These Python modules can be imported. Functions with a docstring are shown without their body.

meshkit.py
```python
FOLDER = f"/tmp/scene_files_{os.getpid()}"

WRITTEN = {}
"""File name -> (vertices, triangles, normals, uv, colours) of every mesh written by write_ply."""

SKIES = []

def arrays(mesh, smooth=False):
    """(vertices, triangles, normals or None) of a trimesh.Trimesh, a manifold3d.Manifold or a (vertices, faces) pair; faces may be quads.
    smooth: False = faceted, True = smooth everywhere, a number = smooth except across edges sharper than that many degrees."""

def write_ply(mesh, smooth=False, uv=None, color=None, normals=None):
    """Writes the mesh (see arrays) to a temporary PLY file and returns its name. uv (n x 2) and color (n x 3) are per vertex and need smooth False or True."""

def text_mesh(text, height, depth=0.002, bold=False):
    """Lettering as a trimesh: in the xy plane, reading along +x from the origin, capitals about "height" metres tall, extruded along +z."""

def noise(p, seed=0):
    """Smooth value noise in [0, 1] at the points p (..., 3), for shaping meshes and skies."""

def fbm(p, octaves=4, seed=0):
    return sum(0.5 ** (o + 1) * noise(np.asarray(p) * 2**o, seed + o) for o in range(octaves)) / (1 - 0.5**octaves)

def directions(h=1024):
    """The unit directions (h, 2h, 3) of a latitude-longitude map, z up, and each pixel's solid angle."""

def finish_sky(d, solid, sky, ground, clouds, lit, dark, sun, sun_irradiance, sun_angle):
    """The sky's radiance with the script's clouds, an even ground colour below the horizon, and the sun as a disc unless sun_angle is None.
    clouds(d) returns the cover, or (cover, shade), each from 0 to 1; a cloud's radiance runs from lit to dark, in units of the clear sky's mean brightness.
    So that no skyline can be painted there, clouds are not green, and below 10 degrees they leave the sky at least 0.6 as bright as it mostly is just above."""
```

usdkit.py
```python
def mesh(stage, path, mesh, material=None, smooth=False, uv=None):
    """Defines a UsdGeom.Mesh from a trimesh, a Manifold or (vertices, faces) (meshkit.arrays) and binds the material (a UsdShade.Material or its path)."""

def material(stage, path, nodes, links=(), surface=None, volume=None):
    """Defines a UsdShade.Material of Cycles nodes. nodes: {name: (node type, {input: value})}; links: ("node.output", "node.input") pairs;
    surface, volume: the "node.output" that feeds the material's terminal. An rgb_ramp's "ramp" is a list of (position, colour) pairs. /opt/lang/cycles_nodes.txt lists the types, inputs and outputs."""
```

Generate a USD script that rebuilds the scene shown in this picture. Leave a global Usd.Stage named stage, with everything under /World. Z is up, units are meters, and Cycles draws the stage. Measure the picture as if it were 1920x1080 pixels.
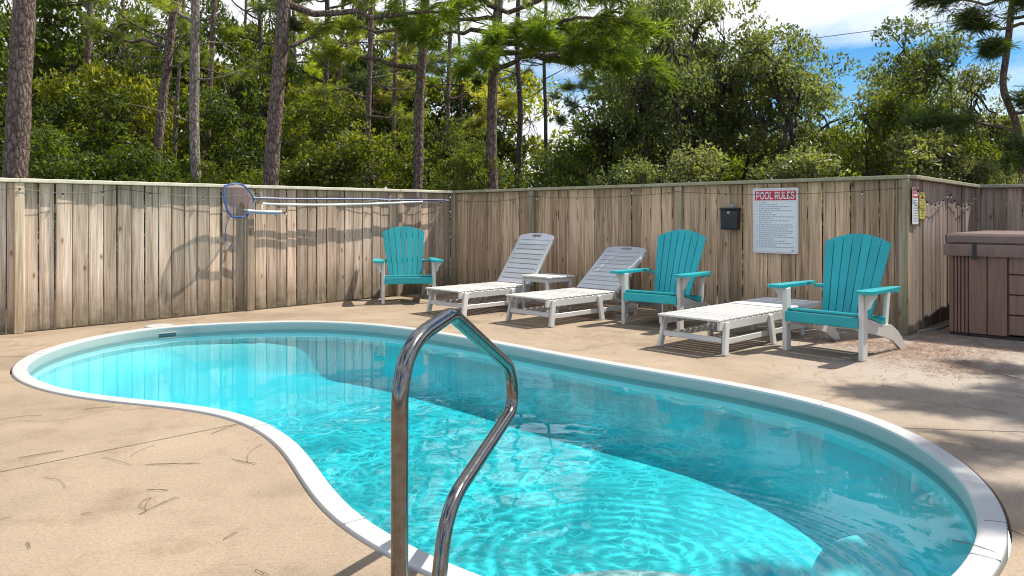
import math, numpy as np, trimesh, usdkit, meshkit
from scipy.spatial import Delaunay
from scipy.interpolate import splprep, splev
from shapely.geometry import Polygon, LineString, Point, box as sbox
from shapely.ops import unary_union
from shapely.prepared import prep
import shapely
from pxr import Usd, UsdGeom, UsdLux, UsdShade, Gf, Sdf, Vt

stage = Usd.Stage.CreateInMemory()
UsdGeom.Xform.Define(stage, '/World'); UsdGeom.Scope.Define(stage, '/World/Looks')
# ------------------------------------------------------------------ camera, sky, sun, exposure
EYE = 1.2
FPX = 1456.0                                   # focal length in pixels of the 1920 wide photograph
cam = UsdGeom.Camera.Define(stage, '/World/camera')
cam.CreateHorizontalApertureAttr(36.0); cam.CreateFocalLengthAttr(36.0 * FPX / 1920)
cam.CreateVerticalApertureAttr(36.0 * 9 / 16)
cam.CreateVerticalApertureOffsetAttr(-36.0 * 140 / 1920)
cam.CreateClippingRangeAttr(Gf.Vec2f(0.05, 2000))
cam.AddTranslateOp().Set(Gf.Vec3d(0, 0, EYE)); cam.AddRotateXOp().Set(90.0)
cam.CreateExposureAttr(0.80)
SUN_H = np.array([.905, .425]); SUN_H /= np.linalg.norm(SUN_H); SUN_EL = math.radians(54)
SUN_ROT = math.atan2(SUN_H[0], SUN_H[1])
LK = '/World/Looks/'
dome = UsdLux.DomeLight.Define(stage, '/World/sky')
SKY = usdkit.material(stage, LK + 'sky', {
    'tc': ('texture_coordinate', {}),
    'sky': ('sky_texture', {'sky_type': 'single_scattering', 'sun_disc': False, 'sun_elevation': SUN_EL, 'sun_rotation': SUN_ROT, 'air_density': 1.0, 'aerosol_density': 0.15, 'ozone_density': 3.0}),
    'sh': ('hsv', {'saturation': 1.45, 'value': .85}),
    'map': ('mapping', {'scale': (1.0, 1.0, 1.7), 'location': (3.1, 0.45, 0.2)}),
    'cn': ('noise_texture', {'scale': 2.6, 'detail': 7.0, 'roughness': 0.55, 'distortion': 0.35}),
    'cr': ('rgb_ramp', {'ramp': [(0, (0, 0, 0)), (.40, (0, 0, 0)), (.57, (.9, .9, .9)), (1, (1, 1, 1))]}),
    'mix': ('mix', {'color2': (8.6, 8.75, 9.0)}),
    'bg': ('background_shader', {'strength': 0.085})},
    [('tc.generated', 'map.vector'), ('map.vector', 'cn.vector'), ('cn.fac', 'cr.fac'), ('cr.color', 'mix.fac'), ('sky.color', 'sh.color'), ('sh.color', 'mix.color1'), ('mix.color', 'bg.color')], surface='bg.background')
UsdShade.MaterialBindingAPI.Apply(dome.GetPrim()).Bind(SKY)
sun = UsdLux.DistantLight.Define(stage, '/World/sun')
sun.CreateNormalizeAttr(True); sun.CreateIntensityAttr(1.25); sun.CreateAngleAttr(0.5); sun.CreateColorAttr(Gf.Vec3f(1, .93, .82))
sd = np.array([*(SUN_H * math.cos(SUN_EL)), math.sin(SUN_EL)])
sun.AddTransformOp().Set(Gf.Matrix4d(Gf.Rotation(Gf.Vec3d(0, 0, 1), Gf.Vec3d(*map(float, sd))), Gf.Vec3d(0, 0, 0)))

# ------------------------------------------------------------------ helpers
used = {}
def numbered(parent, name):
    k = (parent, name); n = used.get(k, 0); used[k] = n + 1
    return name if n == 0 else f'{name}_{n:03d}'
def path_of(o): return '/World' if o is None else str(o.GetPath())
def tag(o, label=None, cat=None, group=None, kind=None):
    for k, v in (('label', label), ('category', cat), ('group', group), ('kind', kind)):
        if v: o.SetCustomDataByKey(k, v)
    return o
def thing(name, label=None, cat=None, loc=(0, 0, 0), rz=0, group=None, kind=None, scale=None):
    x = UsdGeom.Xform.Define(stage, '/World/' + numbered('/World', name))
    x.AddTranslateOp().Set(Gf.Vec3d(*map(float, loc))); x.AddRotateZOp().Set(float(math.degrees(rz)))
    if scale is not None: x.AddScaleOp().Set(Gf.Vec3f(*map(float, np.broadcast_to(scale, 3))))
    return tag(x.GetPrim(), label, cat, group, kind)
def copy_of(root, name, label, cat, loc, rz, group=None, scale=None):
    t = thing(name, label, cat, loc, rz, group, None, scale)
    t.GetReferences().AddInternalReference(root.GetPath()); t.SetInstanceable(True)
    return t
def obj(name, mesh, mat, parent=None, smooth=False):
    p = path_of(parent)
    return usdkit.mesh(stage, p + '/' + numbered(p, name), mesh.get() if isinstance(mesh, MB) else mesh, mat, smooth).GetPrim()
def rotm(ax, a):
    return trimesh.transformations.rotation_matrix(a, ax)[:3, :3]
def cbox(s, b=0.0):
    """chamfered box of size s about the origin"""
    h = np.array(s, float) / 2
    if b <= 0:
        m = trimesh.creation.box(s); return np.array(m.vertices), np.array(m.faces)
    b = min(b, h.min() * .49)
    pts = []
    for sx in (-1, 1):
        for sy in (-1, 1):
            for sz in (-1, 1):
                sg = np.array([sx, sy, sz])
                for k in range(3):
                    q = h - b; q[k] = h[k]; pts.append(sg * q)
    key = (round(b, 5), tuple(np.round(h, 5)))
    m = trimesh.convex.convex_hull(np.array(pts))
    return np.array(m.vertices), np.array(m.faces)
def tube(points, radii, sides=10, cap=True):
    p = np.asarray(points, float); n = len(p)
    r = np.broadcast_to(np.asarray(radii, float), (n,))
    t = np.gradient(p, axis=0); t /= np.linalg.norm(t, axis=1, keepdims=True) + 1e-12
    ref = np.array([0, 0, 1.0]) if abs(t[0, 2]) < .9 else np.array([1.0, 0, 0])
    a = np.cross(t[0], ref); a /= np.linalg.norm(a); A = [a]
    for i in range(1, n):
        a = a - t[i] * (a @ t[i]); a /= np.linalg.norm(a) + 1e-12; A.append(a)
    A = np.array(A); B = np.cross(t, A)
    ang = np.arange(sides) * 2 * np.pi / sides
    v = p[:, None] + r[:, None, None] * (np.cos(ang)[None, :, None] * A[:, None] + np.sin(ang)[None, :, None] * B[:, None])
    i, j = np.meshgrid(np.arange(n - 1), np.arange(sides), indexing='ij')
    q = np.stack([i * sides + j, i * sides + (j + 1) % sides, (i + 1) * sides + (j + 1) % sides, (i + 1) * sides + j], -1).reshape(-1, 4)
    f = np.vstack([q[:, [0, 1, 2]], q[:, [0, 2, 3]]]); v = v.reshape(-1, 3)
    if cap:
        v = np.vstack([v, p[0], p[-1]]); c0, c1 = len(v) - 2, len(v) - 1; jj = np.arange(sides)
        f = np.vstack([f, np.stack([np.full(sides, c0), (jj + 1) % sides, jj], 1), np.stack([np.full(sides, c1), (n - 1) * sides + jj, (n - 1) * sides + (jj + 1) % sides], 1)])
    return v, f
def smooth_line(pts, n):
    pts = np.asarray(pts, float); k = min(3, len(pts) - 1)
    tck, _ = splprep(pts.T, s=0, k=k); return np.array(splev(np.linspace(0, 1, n), tck)).T
class MB:
    def __init__(s): s.v, s.f, s.n = [], [], 0
    def add(s, vf, R=None, t=(0, 0, 0)):
        v, f = (np.asarray(vf[0], float), np.asarray(vf[1])) if isinstance(vf, tuple) else (np.array(vf.vertices), np.array(vf.faces))
        if R is not None: v = v @ np.asarray(R).T
        s.v.append(v + np.asarray(t, float)); s.f.append(f + s.n); s.n += len(v); return s
    def box(s, c, size, b=0.0, R=None): return s.add(cbox(size, b), R, c)
    def beam(s, p, q, w, h, b=0.0, up=(0, 0, 1)):
        """a bar from p to q, w wide, h in the direction closest to up"""
        p, q = np.array(p, float), np.array(q, float); d = q - p; L = np.linalg.norm(d); d /= L
        x = np.cross(d, up); x /= np.linalg.norm(x); z = np.cross(x, d)
        return s.add(cbox((w, L, h), b), np.stack([x, d, z], 1), (p + q) / 2)
    def tube(s, pts, r, sides=10): return s.add(tube(pts, r, sides))
    def get(s): return np.vstack(s.v), np.vstack(s.f)
def prism(poly, depth, R=None, t=(0, 0, 0)):
    m = trimesh.creation.extrude_polygon(poly, depth, engine='earcut')
    v = np.array(m.vertices)
    if R is not None: v = v @ np.asarray(R).T
    return v + np.asarray(t, float), np.array(m.faces)
def gx(px, y): return (px - 960.0) / FPX * y          # reading the photograph: pixel column -> x at distance y
def gz(py, y): return EYE - (py - 400.0) / FPX * y    # pixel row -> height at distance y
def ground(px, py, z=0.0):
    y = FPX * (EYE - z) / (py - 400.0); return np.array([gx(px, y), y])

# ------------------------------------------------------------------ materials
K = .78
def kk(c, f=None): return tuple(x * (K if f is None else f) for x in c)
def mat(name, nodes, links, surface='p.BSDF', volume=None): return usdkit.material(stage, LK + name, nodes, links, surface, volume)
def plain(name, col, rough=.5, metal=0., spec=.5, coat=0., bump=0., bscale=200.):
    nodes = {'p': ('principled_bsdf', {'base_color': kk(col), 'roughness': rough, 'metallic': metal, 'specular_ior_level': spec, 'coat_weight': coat})}
    links = []
    if bump:
        nodes['g'] = ('geometry', {}); nodes['n'] = ('noise_texture', {'scale': bscale, 'detail': 4.}); nodes['b'] = ('bump', {'strength': bump, 'distance': .01})
        links += [('g.position', 'n.vector'), ('n.fac', 'b.height'), ('b.normal', 'p.normal')]
    return mat(name, nodes, links)
def painted(name, c1, c2, rough, scale=6., bump=.08, dirt=None):
    nodes = {'g': ('geometry', {}), 'n': ('noise_texture', {'scale': scale, 'detail': 6., 'roughness': .65}),
             'oi': ('object_info', {}), 'ov': ('map_range', {'to_min': .86, 'to_max': 1.1}), 'hv': ('hsv', {}), 'r': ('rgb_ramp', {'ramp': [(.3, kk(c1)), (.7, kk(c2))]}), 'n2': ('noise_texture', {'scale': 90., 'detail': 3.}),
             'b': ('bump', {'strength': bump, 'distance': .004}), 'p': ('principled_bsdf', {'roughness': rough})}
    links = [('g.position', 'n.vector'), ('n.fac', 'r.fac'), ('g.position', 'n2.vector'), ('n2.fac', 'b.height'), ('b.normal', 'p.normal')]
    if dirt:
        nodes['n3'] = ('noise_texture', {'scale': 14., 'detail': 8., 'roughness': .75})
        nodes['r3'] = ('rgb_ramp', {'ramp': [(.56, (0, 0, 0)), (.75, (.55, .55, .55))]})
        nodes['m'] = ('mix', {'color2': kk(dirt)})
        links += [('g.position', 'n3.vector'), ('n3.fac', 'r3.fac'), ('r3.color', 'm.fac'), ('r.color', 'm.color1'), ('m.color', 'hv.color'), ('oi.random', 'ov.value'), ('ov.result', 'hv.value'), ('hv.color', 'p.base_color')]
    else: links += [('r.color', 'hv.color'), ('oi.random', 'ov.value'), ('ov.result', 'hv.value'), ('hv.color', 'p.base_color')]
    return mat(name, nodes, links)
def wood(name, dark, mid, light, algae=.5, tint=(.50, .33, .22)):
    """weathered fence boards: grain along z, knots, green algae and dirt near the ground and under the cap"""
    N = {'g': ('geometry', {}), 'oi': ('object_info', {}), 'rs': ('vector_math', {'math_type': 'scale', 'scale': 37.0}), 'rv': ('combine_xyz', {}),
         'add': ('vector_math', {'math_type': 'add'}),
         'm1': ('mapping', {'scale': (26., 26., 1.1)}), 'n1': ('noise_texture', {'scale': 1., 'detail': 5., 'roughness': .6, 'distortion': 1.1}),
         'r1': ('rgb_ramp', {'ramp': [(.28, kk(dark, .80)), (.48, kk(mid, .84)), (.72, kk(light, .88))]}),
         'm2': ('mapping', {'scale': (140., 140., 3.)}), 'n2': ('noise_texture', {'scale': 1., 'detail': 3.}),
         'r2': ('rgb_ramp', {'ramp': [(.35, (.68, .66, .64)), (.62, (1, 1, 1))]}), 'mg': ('mix', {'mix_type': 'multiply', 'fac': .75}),
         's3': ('separate_xyz', {}), 'c3': ('combine_xyz', {}), 'm3': ('mapping', {'scale': (8.5, 2.6, 1.)}), 'v': ('voronoi_texture', {'dimensions': '2D', 'scale': 1., 'randomness': 1.}), 'm6': ('mapping', {'scale': (11., 11., .5)}), 'n6': ('noise_texture', {'scale': 1., 'detail': 6., 'roughness': .7}), 'r6': ('rgb_ramp', {'ramp': [(.36, (.38, .34, .30)), (.50, (1, 1, 1)), (.72, (1.1, 1.09, 1.08))]}), 'm7': ('mix', {'mix_type': 'multiply', 'fac': .62}),
         'vc': ('separate_color', {}), 'vg': ('math', {'math_type': 'greater_than', 'value2': .24}), 'va': ('math', {'math_type': 'add'}), 'rk': ('rgb_ramp', {'ramp': [(.0, (.22, .16, .13)), (.05, (.34, .26, .21)), (.075, (.75, .66, .6)), (.13, (1, 1, 1))]}), 'mk': ('mix', {'mix_type': 'multiply', 'fac': .85}),
         'f7': ('math', {'math_type': 'multiply', 'value2': 7.13}), 'fr': ('math', {'math_type': 'fraction'}), 'fs': ('math', {'math_type': 'multiply', 'value2': .30}), 'mt': ('mix', {'color2': kk(tint)}), 'hv': ('hsv', {'saturation': 1.08}), 'rvv': ('map_range', {'from_min': 0., 'from_max': 1., 'to_min': .66, 'to_max': 1.26}),
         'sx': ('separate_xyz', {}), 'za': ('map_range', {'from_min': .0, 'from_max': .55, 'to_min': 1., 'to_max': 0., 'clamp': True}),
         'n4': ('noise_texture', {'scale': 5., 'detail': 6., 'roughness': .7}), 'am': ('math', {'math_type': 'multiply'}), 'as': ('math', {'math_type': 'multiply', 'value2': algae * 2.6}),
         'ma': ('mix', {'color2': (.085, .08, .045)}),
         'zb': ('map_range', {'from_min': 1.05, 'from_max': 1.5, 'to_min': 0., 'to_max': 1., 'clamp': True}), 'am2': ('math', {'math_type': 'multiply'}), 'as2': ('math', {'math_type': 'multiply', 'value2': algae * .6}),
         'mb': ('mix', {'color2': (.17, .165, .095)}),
         'b': ('bump', {'strength': .5, 'distance': .004}), 'p': ('principled_bsdf', {'roughness': .82, 'specular_ior_level': .25})}
    L = [('oi.random', 'rv.x'), ('oi.random', 'rv.z'), ('rv.vector', 'rs.vector1'), ('g.position', 'add.vector1'), ('rs.vector', 'add.vector2'),
         ('add.vector', 'm1.vector'), ('m1.vector', 'n1.vector'), ('n1.fac', 'r1.fac'), ('add.vector', 'm2.vector'), ('m2.vector', 'n2.vector'), ('n2.fac', 'r2.fac'),
         ('r1.color', 'mg.color1'), ('r2.color', 'mg.color2'), ('add.vector', 's3.vector'), ('s3.x', 'c3.x'), ('s3.z', 'c3.y'), ('c3.vector', 'm3.vector'), ('m3.vector', 'v.vector'), ('add.vector', 'm6.vector'), ('m6.vector', 'n6.vector'), ('n6.fac', 'r6.fac'), ('r6.color', 'm7.color2'), ('v.color', 'vc.color'), ('vc.r', 'vg.value1'), ('v.distance', 'va.value1'), ('vg.value', 'va.value2'), ('va.value', 'rk.fac'),
         ('mg.color', 'mk.color1'), ('rk.color', 'mk.color2'), ('oi.random', 'rvv.value'), ('rvv.result', 'hv.value'), ('oi.random', 'f7.value1'), ('f7.value', 'fr.value1'), ('fr.value', 'fs.value1'), ('fs.value', 'mt.fac'), ('mk.color', 'm7.color1'), ('m7.color', 'mt.color1'), ('mt.color', 'hv.color'),
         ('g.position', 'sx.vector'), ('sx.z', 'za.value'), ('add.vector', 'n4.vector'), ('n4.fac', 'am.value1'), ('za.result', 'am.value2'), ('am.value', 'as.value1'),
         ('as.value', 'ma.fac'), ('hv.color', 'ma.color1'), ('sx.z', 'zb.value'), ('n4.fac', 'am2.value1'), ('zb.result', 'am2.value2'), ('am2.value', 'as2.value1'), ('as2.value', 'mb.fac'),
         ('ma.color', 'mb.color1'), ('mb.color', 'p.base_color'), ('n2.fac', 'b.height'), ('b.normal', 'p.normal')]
    return mat(name, N, L)
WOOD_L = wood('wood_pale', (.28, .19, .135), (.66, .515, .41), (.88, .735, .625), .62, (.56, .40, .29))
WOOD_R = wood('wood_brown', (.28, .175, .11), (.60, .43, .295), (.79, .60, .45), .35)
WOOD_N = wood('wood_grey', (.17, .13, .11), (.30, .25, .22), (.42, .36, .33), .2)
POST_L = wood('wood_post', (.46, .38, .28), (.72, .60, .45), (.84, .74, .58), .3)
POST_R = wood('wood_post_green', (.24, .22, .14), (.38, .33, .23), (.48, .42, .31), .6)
def rail_wood(name, c1, c2):
    return mat(name, {'g': ('geometry', {}), 'n': ('noise_texture', {'scale': 7., 'detail': 8., 'roughness': .7}), 'r': ('rgb_ramp', {'ramp': [(.3, kk(c1)), (.65, kk(c2))]}),
                      'n2': ('noise_texture', {'scale': 120., 'detail': 2.}), 'b': ('bump', {'strength': .3, 'distance': .004}), 'p': ('principled_bsdf', {'roughness': .85, 'specular_ior_level': .2})},
               [('g.position', 'n.vector'), ('n.fac', 'r.fac'), ('r.color', 'p.base_color'), ('g.position', 'n2.vector'), ('n2.fac', 'b.height'), ('b.normal', 'p.normal')])
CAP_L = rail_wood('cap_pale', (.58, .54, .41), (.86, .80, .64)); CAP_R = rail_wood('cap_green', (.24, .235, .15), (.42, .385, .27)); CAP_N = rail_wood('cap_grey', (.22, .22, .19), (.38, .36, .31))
TEAL = painted('teal_plastic', (.008, .37, .41), (.014, .43, .47), .38, 4., .05, (.10, .40, .42))
WHITE = painted('white_plastic', (.62, .61, .585), (.70, .69, .66), .42, 5., .05, (.50, .46, .40))
CHAIRW = painted('white_leg', (.62, .60, .56), (.70, .68, .64), .45, 5., .05, (.45, .40, .33))
SLAT = painted('white_slat', (.70, .71, .73), (.78, .79, .80), .45, 5., .05, (.50, .48, .46))
CHROME = mat('steel', {'g': ('geometry', {}), 'm': ('mapping', {'scale': (30., 30., 30.)}), 'n': ('noise_texture', {'scale': 1., 'detail': 8., 'roughness': .7}),
                       'r': ('rgb_ramp', {'ramp': [(.35, (.10, .10, .10)), (.6, (.2, .2, .2)), (.72, (.35, .35, .35))]}),
                       'c': ('rgb_ramp', {'ramp': [(.45, (.20, .197, .195)), (.72, (.15, .115, .085))]}), 'p': ('principled_bsdf', {'metallic': 1.})},
             [('g.position', 'm.vector'), ('m.vector', 'n.vector'), ('n.fac', 'r.fac'), ('r.color', 'p.roughness'), ('n.fac', 'c.fac'), ('c.color', 'p.base_color')])
def concrete(name):
    N = {'g': ('geometry', {}), 'n1': ('noise_texture', {'scale': .9, 'detail': 6., 'roughness': .6}), 'r1': ('rgb_ramp', {'ramp': [(.3, (.20, .153, .108)), (.52, (.28, .217, .155)), (.78, (.33, .262, .19))]}),
         'n2': ('noise_texture', {'scale': 70., 'detail': 5., 'roughness': .8}), 'r2': ('rgb_ramp', {'ramp': [(.3, (.60, .59, .58)), (.5, (.97, .97, .97)), (.72, (1.2, 1.2, 1.2))]}), 'm': ('mix', {'mix_type': 'multiply', 'fac': .8}),
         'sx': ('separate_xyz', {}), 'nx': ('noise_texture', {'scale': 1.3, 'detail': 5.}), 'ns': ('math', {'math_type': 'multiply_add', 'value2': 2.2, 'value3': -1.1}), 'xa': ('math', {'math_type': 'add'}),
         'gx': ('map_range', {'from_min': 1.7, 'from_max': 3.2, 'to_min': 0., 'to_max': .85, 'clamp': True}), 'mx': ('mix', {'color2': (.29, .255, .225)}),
         'n5': ('noise_texture', {'scale': 2.6, 'detail': 7., 'roughness': .7}), 'r5': ('rgb_ramp', {'ramp': [(.50, (1, 1, 1)), (.70, (.74, .70, .66))]}), 'm5': ('mix', {'mix_type': 'multiply', 'fac': .9}),
         'wn': ('noise_texture', {'scale': 2.2, 'detail': 5.}), 'wq': ('vector_math', {'math_type': 'scale', 'scale': .55}), 'wz': ('vector_math', {'math_type': 'add'}), 'vk': ('voronoi_texture', {'feature': 'distance_to_edge', 'scale': .42}), 'rk': ('rgb_ramp', {'ramp': [(0, (.5, .47, .44)), (.0035, (.62, .6, .57)), (.008, (1, 1, 1))]}), 'mk': ('mix', {'mix_type': 'multiply', 'fac': .42}), 'v': ('voronoi_texture', {'scale': 55.}), 'rv': ('rgb_ramp', {'ramp': [(.08, (.5, .48, .46)), (.2, (1, 1, 1))]}), 'mv': ('mix', {'mix_type': 'multiply', 'fac': .6}),
         'b': ('bump', {'strength': .35, 'distance': .004}), 'p': ('principled_bsdf', {'roughness': .85, 'specular_ior_level': .25})}
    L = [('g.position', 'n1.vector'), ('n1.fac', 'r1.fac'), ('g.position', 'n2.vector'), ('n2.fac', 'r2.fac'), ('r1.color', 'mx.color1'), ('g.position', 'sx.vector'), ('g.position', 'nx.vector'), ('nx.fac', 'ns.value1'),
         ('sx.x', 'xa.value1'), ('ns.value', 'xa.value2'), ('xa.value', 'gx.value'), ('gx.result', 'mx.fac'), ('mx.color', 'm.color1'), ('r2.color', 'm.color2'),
         ('g.position', 'n5.vector'), ('n5.fac', 'r5.fac'), ('m.color', 'm5.color1'), ('r5.color', 'm5.color2'), ('g.position', 'v.vector'), ('v.distance', 'rv.fac'), ('m5.color', 'mv.color1'), ('rv.color', 'mv.color2'),
         ('g.position', 'wn.vector'), ('wn.color', 'wq.vector1'), ('g.position', 'wz.vector1'), ('wq.vector', 'wz.vector2'), ('wz.vector', 'vk.vector'), ('vk.distance', 'rk.fac'), ('mv.color', 'mk.color1'), ('rk.color', 'mk.color2'), ('mk.color', 'p.base_color'), ('n2.fac', 'b.height'), ('b.normal', 'p.normal')]
    return mat(name, N, L)
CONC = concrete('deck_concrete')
SOIL = rail_wood('leaf_litter', (.05, .035, .022), (.13, .09, .055))
SHELL = painted('pool_gelcoat', (.70, .76, .76), (.76, .81, .81), .35, 2., .02)
WALLM = mat('pool_wall_pale', {'g': ('geometry', {}), 'sx': ('separate_xyz', {}), 'n': ('noise_texture', {'scale': 7., 'detail': 6., 'roughness': .7}), 'ns': ('math', {'math_type': 'multiply_add', 'value2': .03, 'value3': -.015}), 'z': ('math', {'math_type': 'add'}), 'mr': ('map_range', {'from_min': -.12, 'from_max': -.02, 'clamp': True}),
    'r': ('rgb_ramp', {'ramp': [(0, (.22, .32, .32)), (.30, (.15, .20, .19)), (.42, (.19, .25, .245)), (.6, (.22, .28, .275)), (1, (.25, .30, .295))]}), 'p': ('principled_bsdf', {'roughness': .4})},
    [('g.position', 'sx.vector'), ('g.position', 'n.vector'), ('n.fac', 'ns.value1'), ('sx.z', 'z.value1'), ('ns.value', 'z.value2'), ('z.value', 'mr.value'), ('mr.result', 'r.fac'), ('r.color', 'p.base_color')])
BASIN = painted('pool_floor_aqua', (.62, .80, .81), (.66, .84, .85), .4, 2., .02)
COPING = painted('coping_white', (.60, .60, .60), (.66, .66, .65), .35, 3., .03, (.62, .60, .57))
DARK = plain('dark_fitting', (.03, .09, .11), .5)
GREYF = plain('grey_fitting', (.35, .36, .36), .5)
BLUE = plain('blue_plastic', (.02, .10, .36), .4)
BLUEL = plain('pale_blue_plastic', (.30, .40, .56), .4)
BLACK = plain('black_plastic', (.012, .014, .017), .45)
WIRE = plain('wire', (.02, .025, .02), .5)
POLE_D = plain('pole_blue', (.10, .12, .20), .35, .3); POLE_W = plain('pole_white', (.72, .76, .74), .4)
GLOSSW = plain('sign_white', (.78, .80, .82), .35); SRED = plain('sign_red', (.62, .03, .07), .4); SPINK = plain('sign_border', (.72, .50, .50), .4); STEXT = plain('sign_text', (.25, .33, .42), .5); SYEL = plain('sign_yellow', (.55, .50, .04), .45); SDARK = plain('sign_dark_text', (.10, .09, .04), .5)
TUB = mat('tub_brown', {'g': ('geometry', {}), 'm': ('mapping', {'scale': (40., 40., 3.)}), 'n': ('noise_texture', {'scale': 1., 'detail': 5.}), 'r': ('rgb_ramp', {'ramp': [(.3, (.135, .072, .052)), (.7, (.19, .105, .078))]}),
                        'b': ('bump', {'strength': .3, 'distance': .003}), 'p': ('principled_bsdf', {'roughness': .5})}, [('g.position', 'm.vector'), ('m.vector', 'n.vector'), ('n.fac', 'r.fac'), ('r.color', 'p.base_color'), ('n.fac', 'b.height'), ('b.normal', 'p.normal')])
TUBDARK = plain('tub_groove', (.03, .018, .015), .7)
VINYL = painted('tub_cover_vinyl', (.185, .12, .10), (.24, .16, .135), .36, 3., .25)
NEEDLE_D = mat('dry_needles', {'g': ('geometry', {}), 'r': ('rgb_ramp', {'ramp': [(0, (.20, .085, .035)), (.6, (.36, .17, .065)), (1, (.46, .27, .12))]}), 'p': ('principled_bsdf', {'roughness': .7})}, [('g.random_per_island', 'r.fac'), ('r.color', 'p.base_color')])
TWIG = plain('dry_twig', (.11, .06, .035), .7)
def leaf(name, ramp, trans, rough=.45, tmul=(1.9, 1.55, .4)):
    N = {'g': ('geometry', {}), 'oi': ('object_info', {}), 'r': ('rgb_ramp', {'ramp': ramp}), 'n': ('noise_texture', {'scale': .8, 'detail': 2.}), 'nr': ('map_range', {'from_min': .3, 'from_max': .7, 'to_min': .5, 'to_max': 1.5}),
         'ov': ('map_range', {'to_min': .72, 'to_max': 1.3}), 'oh': ('map_range', {'to_min': .515, 'to_max': .47}), 'nv': ('math', {'math_type': 'multiply'}), 'hv': ('hsv', {}), 'tm': ('mix', {'mix_type': 'multiply', 'fac': 1., 'color2': tmul}),
         'p': ('principled_bsdf', {'roughness': rough, 'specular_ior_level': .4}), 't': ('translucent_bsdf', {}), 'x': ('mix_closure', {'fac': trans})}
    L = [('g.random_per_island', 'r.fac'), ('g.position', 'n.vector'), ('n.fac', 'nr.value'), ('oi.random', 'ov.value'), ('ov.result', 'nv.value1'), ('nr.result', 'nv.value2'), ('nv.value', 'hv.value'), ('oi.random', 'oh.value'), ('oh.result', 'hv.hue'), ('r.color', 'hv.color'), ('hv.color', 'p.base_color'), ('hv.color', 'tm.color1'), ('tm.color', 't.color'), ('p.BSDF', 'x.closure1'), ('t.BSDF', 'x.closure2')]
    return mat(name, N, L, 'x.closure')
LEAF_OAK = leaf('leaf_oak', [(0, (0.116, 0.151, 0.06)), (0.45, (0.264, 0.31, 0.134)), (0.8, (0.446, 0.487, 0.236)), (0.93, (0.561, 0.513, 0.268)), (1, (0.561, 0.389, 0.205))], 0.52, .44, (1.6, 1.5, .6))
LEAF_BUSH = leaf('leaf_bush', [(0, (0.077, 0.117, 0.021)), (0.45, (0.205, 0.301, 0.043)), (0.8, (0.384, 0.508, 0.074)), (0.95, (0.563, 0.619, 0.101)), (1, (0.62, 0.457, 0.081))], 0.6, .46, (1.7, 1.5, .35))
LEAF_LIME = leaf('leaf_lime', [(0, (0.123, 0.173, 0.023)), (0.5, (0.314, 0.394, 0.047)), (0.85, (0.493, 0.567, 0.082)), (1, (0.582, 0.554, 0.095))], 0.6, .4, (1.7, 1.5, .35))
NEEDLE = leaf('pine_needles', [(0, (0.194, 0.27, 0.032)), (0.5, (0.389, 0.475, 0.059)), (0.85, (0.518, 0.583, 0.092)), (0.97, (0.497, 0.432, 0.119)), (1, (0.518, 0.292, 0.108))], 0.6, .42, (1.6, 1.45, .4))
NEEDLE_DK = leaf('pine_needles_dark', [(0, (0.066, 0.112, 0.032)), (0.6, (0.138, 0.194, 0.053)), (1, (0.24, 0.263, 0.074))], .4, .5)
NEEDLE_YE = leaf('pine_needles_pale', [(0, (0.184, 0.247, 0.062)), (0.5, (0.348, 0.427, 0.102)), (0.85, (0.533, 0.516, 0.144)), (1, (0.62, 0.381, 0.144))], 0.56, .5)
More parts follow.
